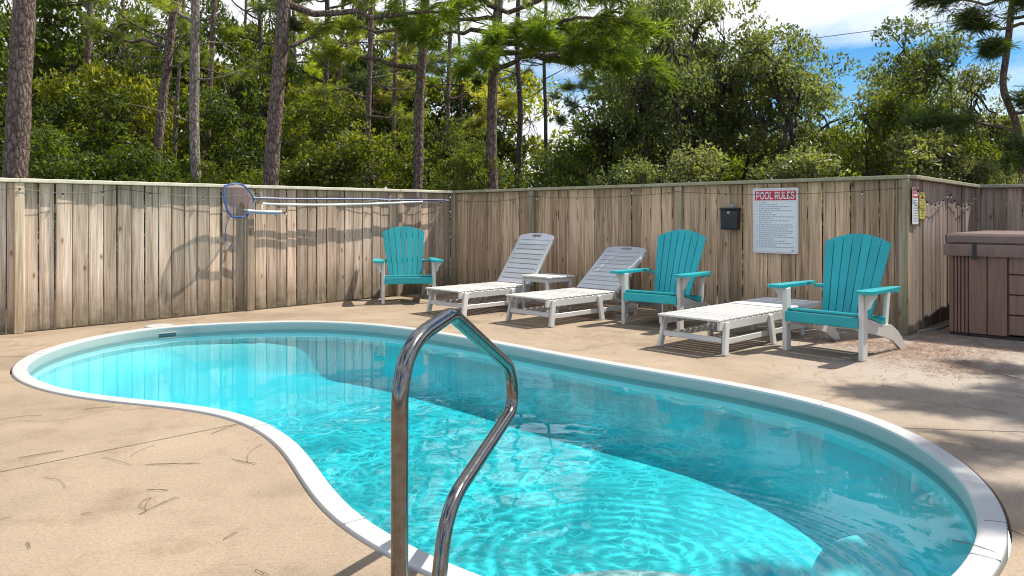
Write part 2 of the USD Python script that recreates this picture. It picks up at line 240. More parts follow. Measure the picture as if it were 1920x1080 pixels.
def bark(name, c1, c2, c3):
    return mat(name, {'g': ('geometry', {}), 'n0': ('noise_texture', {'scale': 5., 'detail': 3.}), 'ws': ('vector_math', {'math_type': 'scale', 'scale': .12}), 'wa': ('vector_math', {'math_type': 'add'}),
                      'm': ('mapping', {'scale': (20., 20., 6.)}), 'v': ('voronoi_texture', {'scale': 1., 'feature': 'distance_to_edge'}), 'n': ('noise_texture', {'scale': 22., 'detail': 7., 'roughness': .75}), 'a': ('math', {'math_type': 'multiply_add', 'value2': 1.5, 'value3': -.22}), 'ad': ('math', {'math_type': 'add'}),
                      'r': ('rgb_ramp', {'ramp': [(.22, c3), (.42, c2), (.75, c1)]}), 'b': ('bump', {'strength': 1., 'distance': .03}), 'p': ('principled_bsdf', {'roughness': .9, 'specular_ior_level': .2})},
               [('g.position', 'n0.vector'), ('n0.color', 'ws.vector1'), ('g.position', 'wa.vector1'), ('ws.vector', 'wa.vector2'), ('wa.vector', 'm.vector'), ('m.vector', 'v.vector'), ('g.position', 'n.vector'), ('v.distance', 'a.value1'), ('a.value', 'ad.value1'), ('n.fac', 'ad.value2'), ('ad.value', 'r.fac'), ('ad.value', 'b.height'), ('b.normal', 'p.normal'), ('r.color', 'p.base_color')])
BARK_P = bark('bark_pine', (.22, .17, .145), (.13, .095, .08), (.042, .03, .026)); BARK_G = bark('bark_grey', (.34, .30, .265), (.21, .18, .155), (.08, .065, .055)); BARK_O = bark('bark_oak', (.10, .085, .075), (.06, .05, .045), (.03, .026, .024))
NET = mat('netting', {'t': ('transparent_bsdf', {}), 'd': ('diffuse_bsdf', {'color': (.16, .12, .13)}), 'x': ('mix_closure', {'fac': .45})}, [('t.BSDF', 'x.closure1'), ('d.BSDF', 'x.closure2')], 'x.closure')
BULB = mat('clear_bulb', {'t': ('transparent_bsdf', {}), 'd': ('glossy_bsdf', {'roughness': .05}), 'x': ('mix_closure', {'fac': .45})}, [('t.BSDF', 'x.closure1'), ('d.BSDF', 'x.closure2')], 'x.closure')

# ------------------------------------------------------------------ fence lines (plan)
A = np.array([-.91, 12.05]); B = np.array([3.92, 7.66])
UL = np.array([-.686, -.728]); UL /= np.linalg.norm(UL)           # along the left fence, away from the corner
NL = np.array([-UL[1], UL[0]])                                    # its face, towards the pool
if NL @ (np.array([0, 5]) - A) < 0: NL = -NL
UR = (B - A) / np.linalg.norm(B - A); NR = np.array([UR[1], -UR[0]])
if NR @ (np.array([0, 5]) - A) < 0: NR = -NR
UN = np.array([.686, .728]); UN /= np.linalg.norm(UN); NN = np.array([UN[1], -UN[0]])   # nook side fence, facing right
C = B + 2.62 * UN
UBk = UR.copy(); NBk = NR.copy()
LR = np.linalg.norm(B - A)

# ------------------------------------------------------------------ pool outline
px_pts = [(23, 686), (37, 675), (69, 656), (116, 642.5), (162, 631), (231, 618), (301, 610), (370, 605.5), (463, 601), (555, 599), (640, 601), (736, 606.5), (840, 621), (929, 637), (1060, 659), (1178, 680), (1355, 709),
          (1501, 738), (1583, 761), (1644, 780.6), (1709, 803), (1766, 831), (1827, 876), (1864, 921), (1880, 958), (1884, 994), (1873, 1032), (1847, 1070)]
o = [ground(a, b, .02) for a, b in px_pts] + [np.array(q) for q in ((1.28, 2.27), (.95, 2.10), (.50, 2.10), (.10, 2.31))]
o += [ground(a, b, .02) for a, b in ((847, 1080), (784, 1057), (731, 1034), (688, 1017), (640, 981), (616, 955), (583, 909), (555, 867), (523, 835), (486, 809), (449, 790), (407, 774), (347, 763), (278, 753.6), (185, 745), (93, 732), (46, 716))]
o = np.array(o); o = np.vstack([o, o[:1]])
tck, _ = splprep(o.T, s=0.012, per=True)
OUT = np.array(splev(np.linspace(0, 1, 420, endpoint=False), tck)).T
pout = Polygon(OUT); CW = .100
pin = pout.buffer(-CW, quad_segs=12)
def ring_pts(poly, n):
    r = poly.exterior; return np.array([r.interpolate(i / n, normalized=True).coords[0] for i in range(n)])
def fill_mesh(poly, step, zf, nb, jitter=0.0):
    b = ring_pts(poly, nb); x0, y0, x1, y1 = poly.bounds
    gxx, gyy = np.meshgrid(np.arange(x0, x1, step), np.arange(y0, y1, step)); g = np.stack([gxx.ravel(), gyy.ravel()], 1)
    inner = poly.buffer(-step * .6); keep = shapely.contains_xy(inner, g[:, 0], g[:, 1])
    p = np.vstack([b, g[keep]]); d = Delaunay(p).simplices
    c = p[d].mean(1); d = d[shapely.contains_xy(poly, c[:, 0], c[:, 1])]
    a = p[d]; s = np.cross(a[:, 1] - a[:, 0], a[:, 2] - a[:, 0]); d[s < 0] = d[s < 0][:, ::-1]
    return np.column_stack([p, zf(p)]), d, b

# ------------------------------------------------------------------ ground, deck
gp = sbox(-400, -400, 400, 600).difference(pout.buffer(.05))
v, f = trimesh.creation.triangulate_polygon(gp, engine='earcut')
tag(obj('ground', (np.column_stack([v, np.full(len(v), -.06)]), f), SOIL), kind='structure')
inL = A + NL * 0; farL = A + UL * 13
deckp = Polygon([tuple(A), tuple(B), tuple(C), tuple(C + UBk * 9), (9, -3), (-11, -3), tuple(farL)])
j1a, j1b = ground(0, 885), ground(445, 795); dj = (j1a - j1b) / np.linalg.norm(j1a - j1b)
j2a, j2b = ground(1709, 803), ground(1920, 810); dk = (j2b - j2a) / np.linalg.norm(j2b - j2a)
j3a = ground(30, 669)
joints = [LineString([j1b - dj * .6, j1a + dj * 14]), LineString([j2a - dk * .5, j2b + dk * 14]), LineString([j3a + (.7, 0), j3a + (-14, .35)])]
pieces = deckp.difference(pout.buffer(.012)).difference(unary_union([j.buffer(.006) for j in joints]))
deck = thing('pool_deck', kind='structure')
for g in sorted(getattr(pieces, 'geoms', [pieces]), key=lambda q: -q.area):
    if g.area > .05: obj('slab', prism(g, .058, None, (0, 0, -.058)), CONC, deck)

# ------------------------------------------------------------------ pool
pool = thing('swimming_pool', 'kidney-shaped white fibreglass pool shell sunk in the tan deck', 'pool')
n = 420
mo = ring_pts(pout, n)
prof = [(0.0, -.12), (0.0, .002), (.005, .009), (.018, .012), (.07, .012), (.088, .011), (.097, .007), (.100, .000), (.098, -.008)]
# inward offsets by vertex normals of the outline
tn = np.roll(mo, -1, 0) - np.roll(mo, 1, 0); tn /= np.linalg.norm(tn, axis=1, keepdims=True); nin = np.stack([-tn[:, 1], tn[:, 0]], 1)
if not pout.contains(Point(*(mo[0] + nin[0] * .05))): nin = -nin
rows = [np.column_stack([mo + nin * a, np.full(n, z)]) for a, z in prof]
def strip(rows):
    v = np.vstack(rows); m = len(rows[0]); fs = []
    for k in range(len(rows) - 1):
        i = np.arange(m); j = (i + 1) % m
        fs += [np.stack([k * m + i, k * m + j, (k + 1) * m + j], 1), np.stack([k * m + i, (k + 1) * m + j, (k + 1) * m + i], 1)]
    return v, np.vstack(fs)
obj('coping', strip(rows), COPING, pool, 40)
for px, py in ((1862, 1040), (1560, 752), (700, 602), (60, 662), (470, 800), (640, 981)):
    k = int(np.argmin(np.linalg.norm(mo - ground(px, py, .02), axis=1))); Rk = np.column_stack([[*tn[k], 0], [*nin[k], 0], [0, 0, 1]])
    obj('coping_seam', MB().add(cbox((.0035, .092, .006)), Rk, (*(mo[k] + nin[k] * .047), .0102)), GREYF, pool)
WATER = -.074
LIP = -.20
def depth(p):
    d = np.array(shapely.distance(pin.exterior, shapely.points(p[:, 0], p[:, 1])))
    full = .56 + .04 * np.clip(5.2 - p[:, 1], 0, 3) - .14 * np.clip((-1.9 - p[:, 0]) / 1.4, 0, 1)
    s = np.clip(d / .32, 0, 1); s = s * s * (3 - 2 * s)
    return LIP - (full + LIP) * s
pv, pf, pb = fill_mesh(pin, .055, depth, n)
inner_edge = mo + nin * .098
# wall from under the coping lip down, blended into the floor
wall = [np.column_stack([inner_edge, np.full(n, -.008)]), np.column_stack([inner_edge, np.full(n, -.12)])]
obj('pool_wall', strip(wall), WALLM, pool, 50)
shell = MB()
pin2 = Polygon(inner_edge).buffer(0)
wv, wf, wb = fill_mesh(pin2, .055, depth, n)
wv[:len(wb), 2] = -.2
shell.add((wv, wf)); shell.add(strip([np.column_stack([wb, np.full(n, -.118)]), np.column_stack([wb, np.full(n, -.2)])]))
obj('pool_basin', shell, BASIN, pool, 50)
# entry step by the handrail and a seat in the right end, both moulded into the shell
st = Point(.42, 2.32).buffer(1).__class__  # noqa
step_poly = Polygon([(.45 + .82 * math.cos(a), 2.22 + .88 * math.sin(a)) for a in np.linspace(0, 2 * math.pi, 60, endpoint=False)]).intersection(pin2.buffer(.01))
def ledge(poly, top, bottom, name):
    rows = []
    for off, z in ((-.09, bottom), (0, top - .05), (.018, top - .015), (.05, top)):
        rows.append(np.column_stack([ring_pts(poly.buffer(-off), 120), np.full(120, z)]))
    v, f = strip(rows); c = rows[-1].mean(0); v = np.vstack([v, c]); i = np.arange(120)
    f = np.vstack([f, np.stack([360 + i, 360 + (i + 1) % 120, np.full(120, len(v) - 1)], 1)])
    obj(name, (v, f), SHELL, pool, 40)
ledge(step_poly, -.20, -.8, 'entry_step')
seat_poly = Polygon([(1.98 + .62 * math.cos(a), 3.38 + .72 * math.sin(a)) for a in np.linspace(0, 2 * math.pi, 50, endpoint=False)]).intersection(pin2.buffer(.01))
ledge(seat_poly, -.46, -.9, 'bench_seat')
def floor_z(x, y): return float(depth(np.array([[x, y]]))[0])
def fitting(name, px, py, r, m):
    z = -.4
    for _ in range(12):
        g = ground(px, py, z)
        z = floor_z(*g) if pin.contains(Point(*g)) else z
    a = np.linspace(0, 2 * np.pi, 20, endpoint=False); ring = lambda rr, h: np.column_stack([g[0] + rr * np.cos(a), g[1] + rr * np.sin(a), [floor_z(g[0] + rr * math.cos(q), g[1] + rr * math.sin(q)) + h for q in a]])
    v, f = strip([ring(r, -.01), ring(r, .010), ring(r * .8, .016), ring(r * .1, .018)])
    obj(name, (v, f), m, pool, 40)
fitting('floor_fitting', 480, 655, .075, DARK); fitting('floor_fitting', 213, 702, .05, DARK); fitting('return_fitting', 1595, 825, .04, DARK); fitting('main_drain', 1518, 912, .055, DARK)
# skimmer mouth in the far left wall
smk = ground(325, 629, -.055); i0 = int(np.argmin(np.linalg.norm(inner_edge - smk, axis=1)))
w = MB()
tang = tn[i0]; nrm = nin[i0]; R = np.column_stack([[*tang, 0], [*nrm, 0], [0, 0, 1]])
sk = inner_edge[i0]
w.box((sk[0], sk[1], -.05), (.26, .012, .012), .003, R).box((sk[0], sk[1], -.105), (.26, .012, .012), .003, R)
for q in (-1, 1): w.box((*(sk + tang * q * .125), -.078), (.012, .012, .055), .003, R)
fr = obj('skimmer_frame', w, GREYF, pool); obj('skimmer_opening', MB().box((*(sk + nrm * .001), -.078), (.24, .006, .045), .0, R), DARK, fr)
lid = thing('deck_hatch', 'round white skimmer lid set in the deck by the far left coping', 'hatch', (*(ground(300, 611.5)), .002))  # lid over the pool skimmer, whose mouth is in the wall below
obj('lid_plate', trimesh.creation.cylinder(.13, .012, sections=40), COPING, lid); obj('lid_rim', trimesh.creation.annulus(.133, .15, .008, sections=40), GREYF, lid)

# water: real ripples on a closed body of absorbing water
rng = np.random.default_rng(5)
waves = []
for k in range(26):
    L = rng.uniform(.10, .5); th = rng.uniform(0, 2 * np.pi); waves.append((2 * np.pi / L * math.cos(th), 2 * np.pi / L * math.sin(th), rng.uniform(0, 6.28), L * rng.uniform(.0022, .0048)))
def ripple(p):
    x, y = p[:, 0], p[:, 1]
    q = np.column_stack([x, y, 0 * x])
    wx = x + .12 * (meshkit.fbm(q * 2.5, 2, 3) - .5) * 2; wy = y + .12 * (meshkit.fbm(q * 2.5, 2, 8) - .5) * 2
    h = sum(a * np.sin(kx * wx + ky * wy + ph) for kx, ky, ph, a in waves) / math.sqrt(26) * 1.5
    near = np.exp(-(((x - .2) / 1.6) ** 2 + ((y - 3.0) / 1.8) ** 2))
    h = h * (.16 + .95 * near)
    r = np.hypot(x - .62, y - 2.75)
    h += .0022 * np.sin(2 * np.pi * r / .075) * np.exp(-((r - .55) / .3) ** 2) * (x > .3) * np.clip((x - .3) / .3, 0, 1)
    return WATER + h
wpoly = Polygon(inner_edge).buffer(.012)
tv, tf, tb = fill_mesh(wpoly, .022, ripple, 700)
zb = -1.0
bv, bf = trimesh.creation.triangulate_polygon(Polygon(tb), engine='earcut')
nb = len(tb); tv[:nb, 2] = WATER
sv = np.vstack([tv[:nb], np.column_stack([tb, np.full(nb, zb)])]); i = np.arange(nb); j = (i + 1) % nb
sf = np.vstack([np.stack([i, i + nb, j + nb], 1), np.stack([i, j + nb, j], 1)])
if Polygon(tb).exterior.is_ccw is False: sf = sf[:, ::-1]
bod = trimesh.Trimesh(np.vstack([tv, np.column_stack([tb, np.full(nb, zb)])]), np.vstack([tf, np.where(sf >= nb, sf - nb + len(tv), sf), (bf[:, ::-1] if True else bf) + len(tv)]) if len(bv) == nb else tf, process=False)
trimesh.repair.fix_normals(bod)
WMAT = mat('water', {
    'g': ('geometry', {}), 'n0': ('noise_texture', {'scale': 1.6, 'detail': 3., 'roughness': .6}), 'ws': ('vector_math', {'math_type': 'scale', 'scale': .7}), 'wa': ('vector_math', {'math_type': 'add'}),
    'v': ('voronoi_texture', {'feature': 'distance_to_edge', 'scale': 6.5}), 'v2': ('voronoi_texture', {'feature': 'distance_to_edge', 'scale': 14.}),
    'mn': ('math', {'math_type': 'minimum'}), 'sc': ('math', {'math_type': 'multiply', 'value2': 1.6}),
    'r': ('rgb_ramp', {'ramp': [(0, (1.15, 1.0, .98)), (.06, (.86, .78, .78)), (.17, (.54, .54, .55)), (.5, (.36, .40, .43))]}),  # caustic light web and rings painted into the transparent colour
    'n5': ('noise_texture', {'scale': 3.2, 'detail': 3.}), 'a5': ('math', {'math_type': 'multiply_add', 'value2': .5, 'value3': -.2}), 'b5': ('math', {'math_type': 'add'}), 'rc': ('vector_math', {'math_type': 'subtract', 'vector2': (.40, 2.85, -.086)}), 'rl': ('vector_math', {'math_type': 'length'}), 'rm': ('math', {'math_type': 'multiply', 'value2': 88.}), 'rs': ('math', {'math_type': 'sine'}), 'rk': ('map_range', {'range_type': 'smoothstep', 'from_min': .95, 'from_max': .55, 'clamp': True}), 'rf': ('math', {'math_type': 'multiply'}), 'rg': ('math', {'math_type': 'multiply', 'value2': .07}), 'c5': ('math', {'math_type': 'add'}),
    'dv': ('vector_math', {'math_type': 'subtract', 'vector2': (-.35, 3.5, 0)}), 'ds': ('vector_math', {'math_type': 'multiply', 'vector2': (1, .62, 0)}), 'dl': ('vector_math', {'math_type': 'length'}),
    'ny': ('map_range', {'from_min': .9, 'from_max': 1.9, 'to_min': 1., 'to_max': .06, 'clamp': True}), 'mx': ('mix', {'color1': (.84, .85, .875)}),  # keeps the painted caustics to the near, mostly sunlit water
    't': ('transparent_bsdf', {}), 'fr': ('fresnel', {'IOR': 1.25}), 'gl': ('glossy_bsdf', {'color': (1, 1, 1), 'roughness': 0.02}), 'x': ('mix_closure', {}),
    'ab': ('absorption_volume', {'color': (.0, .935, .978), 'density': 1.3})},
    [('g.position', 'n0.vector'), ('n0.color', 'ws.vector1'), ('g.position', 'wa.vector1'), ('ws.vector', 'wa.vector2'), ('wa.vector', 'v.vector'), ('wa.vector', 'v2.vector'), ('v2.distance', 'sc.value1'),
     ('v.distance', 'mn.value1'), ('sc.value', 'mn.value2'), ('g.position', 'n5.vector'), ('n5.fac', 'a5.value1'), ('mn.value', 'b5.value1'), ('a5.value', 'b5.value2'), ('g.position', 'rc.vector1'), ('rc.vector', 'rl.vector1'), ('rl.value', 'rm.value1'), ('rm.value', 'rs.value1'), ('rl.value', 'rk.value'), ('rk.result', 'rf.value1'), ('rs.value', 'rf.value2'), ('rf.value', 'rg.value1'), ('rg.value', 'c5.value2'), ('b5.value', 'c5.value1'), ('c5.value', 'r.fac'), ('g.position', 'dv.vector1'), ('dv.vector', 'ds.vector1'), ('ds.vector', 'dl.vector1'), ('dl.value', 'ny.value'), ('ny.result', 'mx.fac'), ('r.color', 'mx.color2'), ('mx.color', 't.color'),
     ('fr.fac', 'x.fac'), ('t.BSDF', 'x.closure1'), ('gl.BSDF', 'x.closure2')], 'x.closure', 'ab.volume')
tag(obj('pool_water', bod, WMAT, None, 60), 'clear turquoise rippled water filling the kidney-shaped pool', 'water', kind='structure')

# ------------------------------------------------------------------ fences
TOP = 1.51
def v3(p, z): return np.array([p[0], p[1], z])
def fence(label, P, U, Nf, t0, t1, posts, wmat, pmat, cmat, seed, top=TOP, top1=None, pitch=.149, gap=(.004, .011)):
    rng = np.random.default_rng(seed); top1 = top if top1 is None else top1
    F = thing('wooden_fence', label, 'fence'); hz = lambda t: top + (top1 - top) * (t - t0) / (t1 - t0)
    R0 = np.column_stack([[*U, 0], [*Nf, 0], [0, 0, 1]])
    t = t0
    while t < t1 - .04:
        wd = min(pitch * rng.uniform(.93, 1.07), t1 - t)
        g = rng.uniform(*gap)
        lean = rng.normal(0, .004); off = rng.normal(0, .0045); tw = rng.normal(0, .04)
        R = R0 @ rotm([0, 1, 0], lean) @ rotm([0, 0, 1], tw)
        h = hz(t) - .002
        obj('board', MB().add(cbox((wd - g, .021, h - .012), .006), R, v3(P + U * (t + wd / 2) + Nf * (-.012 + off), .012 + (h - .012) / 2)), wmat, F)
        t += wd
    for q in posts:
        obj('post', MB().add(cbox((.089, .089, hz(q) - .001), .006), R0, v3(P + U * q + Nf * .003, (hz(q)) / 2)), pmat, F)
    # back rails behind the boards, and the cap in lengths butted over the posts
    for z in (.35, 1.25):
        obj('back_rail', MB().add(cbox((t1 - t0, .04, .09), .003), R0, v3(P + U * (t0 + t1) / 2 - Nf * .052, z)), wmat, F)
    cuts = [t0] + [q for q in posts if t0 + .3 < q < t1 - .3] + [t1]
    for a, b in zip(cuts[:-1], cuts[1:]):
        za, zb = hz(a), hz(b)
        p, q = v3(P + U * (a + .0015) + Nf * -.012, za + .02), v3(P + U * (b - .0015) + Nf * -.012, zb + .02)
        obj('cap_rail', MB().beam(p, q, .142, .038, .005), cmat, F)
    return F
fence('sunlit pale board fence running along the left side of the deck', A, UL, NL, .05, 9.6, [1.08, 3.4, 5.88, 8.3], WOOD_L, POST_L, CAP_L, 1, gap=(.006, .016))
fence('brown board fence behind the chairs carrying the pool rules sign', A, UR, NR, .0, LR, [.03, 1.636, 3.97, LR - .045], WOOD_R, POST_R, CAP_R, 2, TOP, TOP + .03, gap=(.004, .015))
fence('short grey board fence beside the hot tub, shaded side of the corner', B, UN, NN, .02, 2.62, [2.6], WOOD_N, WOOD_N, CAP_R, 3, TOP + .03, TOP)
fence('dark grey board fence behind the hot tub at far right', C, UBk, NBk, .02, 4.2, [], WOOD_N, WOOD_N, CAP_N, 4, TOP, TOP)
# ------------------------------------------------------------------ adirondack chairs
def make_chair(label, loc, rz):
    T = thing('adirondack_chair', label, 'chair', loc, rz, 'adirondack chairs on the deck')
    for s in (-1, 1):
        obj('front_leg', MB().box((s * .335, 0, .275), (.042, .085, .55), .006), CHAIRW, T)
        br = Polygon([(0, 0), (.085, 0), (.085, -.025), (.06, -.05), (.045, -.085), (.035, -.12), (.0, -.14)])
        Rb = np.array([[s, 0, 0], [0, 0, 1], [0, 1, 0]], float)
        vb, fb = prism(br, .036); vb = vb @ Rb.T + (s * .357, -.018, .549)
        obj('arm_bracket', (vb, fb if s < 0 else fb[:, ::-1]), CHAIRW, T)
        side = Polygon([(-.035, .34), (.02, .352), (.25, .30), (.42, .25), (.60, .235), (.74, .165), (.86, .06), (.885, .02), (.87, 0), (.80, 0), (.62, .10), (.42, .155), (.2, .20), (-.03, .245)])
        vs, fs = prism(side, .03); vs = np.column_stack([vs[:, 2] - .015 + s * .298, vs[:, 0], vs[:, 1]])
        obj('side_rail', (vs, fs), CHAIRW, T)
        arm = Polygon([(-.13, -.045), (-.115, -.068), (-.08, -.075), (.1, -.07), (.35, -.05), (.5, -.035), (.56, -.02), (.56, .03), (.45, .05), (.1, .065), (-.09, .068), (-.12, .055), (-.13, .03)])
        va, fa = prism(arm.buffer(-.004).buffer(.004), .026); va = np.column_stack([s * (.385 - va[:, 1]) if s < 0 else .385 - va[:, 1], va[:, 0], va[:, 2] + .551])
        obj('armrest', (va, fa if s < 0 else fa[:, ::-1]), TEAL, T)
    ys = [(.00, .352), (.095, .340), (.19, .318), (.285, .292), (.375, .268)]
    for k, (y, z) in enumerate(ys):
        y1, z1 = (ys[k + 1] if k < 4 else (.46, .245)); a = math.atan2(z1 - z, y1 - y)
        obj('seat_slat', MB().add(cbox((.64, .088, .024), .006), rotm([1, 0, 0], a), (0, y + .025, z + .01)), TEAL, T)
    obj('seat_apron', MB().box((0, -.052, .308), (.635, .024, .088), .006), TEAL, T)
    obj('rear_rail', MB().box((0, .50, .27), (.60, .03, .085), .005), TEAL, T)
    # fan of seven back slats
    base, top = np.array([0, .405, .25]), np.array([0, .665, 1.0]); d = (top - base); Lb = np.linalg.norm(d); d /= Lb; nb_ = np.cross([1, 0, 0], d)
    R = np.column_stack([[1, 0, 0], d, nb_])
    nS, w0, w1 = 7, .43, .60; gap = .0075
    arc = lambda x: Lb + .012 - .085 * (x / .30) ** 2
    for k in range(nS):
        a0, a1 = -w0 / 2 + w0 * k / nS + gap / 2, -w0 / 2 + w0 * (k + 1) / nS - gap / 2
        b0, b1 = -w1 / 2 + w1 * k / nS + gap / 2, -w1 / 2 + w1 * (k + 1) / nS - gap / 2
        tops = [(b0 + (b1 - b0) * q, arc(b0 + (b1 - b0) * q)) for q in np.linspace(1, 0, 5)]
        pl = Polygon([(a0, 0), (a1, 0)] + tops).buffer(-.004).buffer(.004, quad_segs=2)
        vv, ff = prism(pl, .021)
        obj('back_slat', (vv @ R.T + base, ff), TEAL, T)
    for q, wdt in ((.31 / .78, .50), (.86, .54)):
        c = base + d * Lb * q - nb_ * -.0 
        off = nb_ * -.016 if (nb_ @ np.array([0, 1, 0])) > 0 else nb_ * -.016
        obj('back_rail', MB().add(cbox((wdt, .07, .026), .004), R, c + off), TEAL, T)
    obj('arm_crossbar', MB().box((0, .575, .535), (.74, .06, .03), .005), TEAL, T)
    for s in (-1, 1): obj('rear_post', MB().beam((s * .27, .62, .55), (s * .27, .56, .20), .03, .06, .004, up=(0, 1, 0)), CHAIRW, T)
    return T
def face(dx, dy): return math.atan2(dx, -dy)         # local -y faces (dx, dy)
make_chair('teal adirondack chair nearest the hot tub, half in front of the flat lounger', (2.63, 6.56, 0), face(-.75, -.66))
ch = stage.GetPrimAtPath('/World/adirondack_chair')
copy_of(ch, 'adirondack_chair', 'teal adirondack chair between two white loungers, below the black box', 'chair', (1.475, 8.19, 0), face(-.66, -.75), 'adirondack chairs on the deck')
copy_of(ch, 'adirondack_chair', 'teal adirondack chair in the fence corner, facing the camera, half sunlit', 'chair', (-1.38, 10.35, 0), face(.24, -.97), 'adirondack chairs on the deck')

# ------------------------------------------------------------------ chaise loungers
def make_lounger(label, corner_l, corner_r, angle):
    cl, cr = np.array(corner_l), np.array(corner_r); mid = (cl + cr) / 2; e = (cr - cl) / np.linalg.norm(cr - cl)
    T = thing('chaise_lounger', label, 'sun lounger', (*mid, 0), math.atan2(e[1], e[0]), 'white slatted loungers on the deck')
    Wd, SL, BL, H = .62, 1.18, .78, .305
    for s in (-1, 1):
        obj('side_rail', MB().box((s * (Wd / 2 - .016), SL / 2 + .02, H - .058), (.030, SL - .02, .075), .005), WHITE, T)
        for y, sp in ((.13, -.055), (.88, .03)):
            obj('leg', MB().beam((s * (Wd / 2 - .002), y, H - .028), (s * (Wd / 2 + .02), y + sp, 0.0), .034, .066, .006, up=(0, 1, 0)), WHITE, T)
        obj('lower_rail', MB().beam((s * (Wd / 2 - .03), .16, .105), (s * (Wd / 2 - .03), 1.62, .105), .026, .05, .004), WHITE, T)
        obj('rear_leg', MB().beam((s * (Wd / 2 - .058), 1.58, .22), (s * (Wd / 2 - .050), 1.62, 0), .03, .05, .004, up=(0, 1, 0)), WHITE, T)
    obj('front_stretcher', MB().box((0, .085, .125), (Wd - .03, .026, .045), .004), WHITE, T)
    obj('rear_stretcher', MB().box((0, 1.60, .14), (Wd - .17, .026, .045), .004), WHITE, T)
    nS = 12; pit = SL / nS
    for k in range(nS): obj('seat_slat', MB().box((0, pit * (k + .5), H - .009), (Wd, pit - .017, .019), .005), WHITE, T)
    a = math.radians(angle); R = rotm([1, 0, 0], a); hinge = np.array([0, SL + .01, H - .012])
    P = lambda x, y, z: hinge + R @ np.array([x, y, z])
    for s in (-1, 1): obj('back_side', MB().add(cbox((.05, BL - .09, .05), .006), R, P(s * (Wd / 2 - .025), BL / 2 - .03, -.010)), SLAT, T)
    nb2 = 9; bp = (BL - .11) / nb2
    for k in range(nb2): obj('back_slat', MB().add(cbox((Wd - .08, bp - .012, .018), .004), R, P(0, bp * (k + .5) + .01, .008)), SLAT, T)
    capp = Polygon([(-Wd / 2, 0), (Wd / 2, 0), (Wd / 2, .058), (Wd / 2 - .03, .078), (.15, .102), (0, .108), (-.15, .102), (-Wd / 2 + .03, .078), (-Wd / 2, .058)]).difference(sbox(-.075, .055, .075, .080).buffer(.008))
    vv, ff = prism(capp, .03); obj('head_cap', (((vv + (0, BL - .10, -.014)) @ R.T) + hinge, ff), SLAT, T)
    if angle > 5:
        obj('back_prop', MB().beam(P(-.2, BL * .55, -.03), (-.2, 1.56, .15), .022, .03, .003).beam(P(.2, BL * .55, -.03), (.2, 1.56, .15), .022, .03, .003), SLAT, T)
    return T
def lcorners(Lc, dirx=(.69, -.72), w=.6): d = np.array(dirx) / np.linalg.norm(dirx); return np.array(Lc), np.array(Lc) + d * w
def at_h(px, py, h): return ground(px, py, h)
make_lounger('white slatted lounger lying flat in front of the teal chair at right', *lcorners(at_h(1233.5, 589, .3)), 0)
make_lounger('white lounger with its back raised low, beside the middle teal chair', *lcorners(at_h(947, 553, .3)), 38)
make_lounger('white lounger with its back raised steeply, nearest the fence corner', *lcorners(at_h(797, 540, .3)), 54)

# side table
e = np.array([.675, -.738]); e /= np.linalg.norm(e)
tb_ = np.array([.14, 9.65]); tm = tb_ + e * .21 + np.array([.738, .675]) * .21
T = thing('side_table', 'small white slatted side table standing between the two raised loungers', 'side table', (*tm, 0), math.atan2(e[1], e[0]))
for sx in (-1, 1):
    for sy in (-1, 1): obj('leg', MB().box((sx * .205, sy * .205, .205), (.038, .038, .41), .005), WHITE, T)
for k in range(5): obj('top_slat', MB().box((0, (k - 2) * .098, .424), (.49, .090, .022), .005), WHITE, T)
for s in (-1, 1):
    obj('apron', MB().box((0, s * .205, .385), (.37, .024, .05), .004), WHITE, T); obj('apron', MB().box((s * .205, 0, .385), (.024, .37, .05), .004), WHITE, T)
obj('stretcher', MB().box((0, 0, .10), (.39, .03, .03), .004), WHITE, T)

# ------------------------------------------------------------------ handrail
def rail_at(px, py, y=None):
    k = (px - 960) / FPX
    if y is None: y = .992 / (.323 - k)
    return np.array([-.307 + .323 * (y - 2.12), y, EYE - (py - 400) * y / FPX])
key = [rail_at(749, 1226, 2.12) * [1, 1, 0] + [0, 0, -.05], rail_at(749, 690, 2.12), rail_at(846, 588), rail_at(958, 690), rail_at(962, 765), rail_at(836, 955), np.array([-.234, 2.345, -.05])]
def fillet(pts, rads, nseg=9):
    out = [pts[0]]
    for k in range(1, len(pts) - 1):
        p, c, q = pts[k - 1], pts[k], pts[k + 1]; a = (p - c) / np.linalg.norm(p - c); b = (q - c) / np.linalg.norm(q - c)
        th = math.acos(np.clip(a @ b, -1, 1)); d = min(rads[k] / math.tan(th / 2), .46 * min(np.linalg.norm(p - c), np.linalg.norm(q - c)))
        s, e_ = c + a * d, c + b * d
        for t in np.linspace(0, 1, nseg): out.append((1 - t) ** 2 * s + 2 * t * (1 - t) * c + t * t * e_)
    out.append(pts[-1]); return np.array(out)
key = [np.array(k) for k in key]; key[1] = key[1] + [0, 0, .05]
rp = fillet(key, [0, .26, .14, .18, .18, .22, 0])
H = thing('pool_handrail', 'bent stainless steel handrail rising from the deck at the near pool edge', 'handrail')
obj('rail_tube', tube(rp, .0238, 28), CHROME, H, 40)
for q in (0, -1): obj('deck_flange', MB().add(trimesh.creation.cylinder(.05, .016, sections=32), None, (rp[q][0], rp[q][1], .008)), CHROME, H, 30)

# ------------------------------------------------------------------ fence furniture
def on(P, U, Nf, px, d):
    """distance along a fence at which pixel column px meets the line d in front of it"""
    k = (px - 960) / FPX; q = P + Nf * d
    return (k * q[1] - q[0]) / (U[0] - k * U[1])
def onp(P, U, Nf, px, py, d):
    t = on(P, U, Nf, px, d); p = P + U * t + Nf * d; return np.array([*p, gz(py, p[1])])
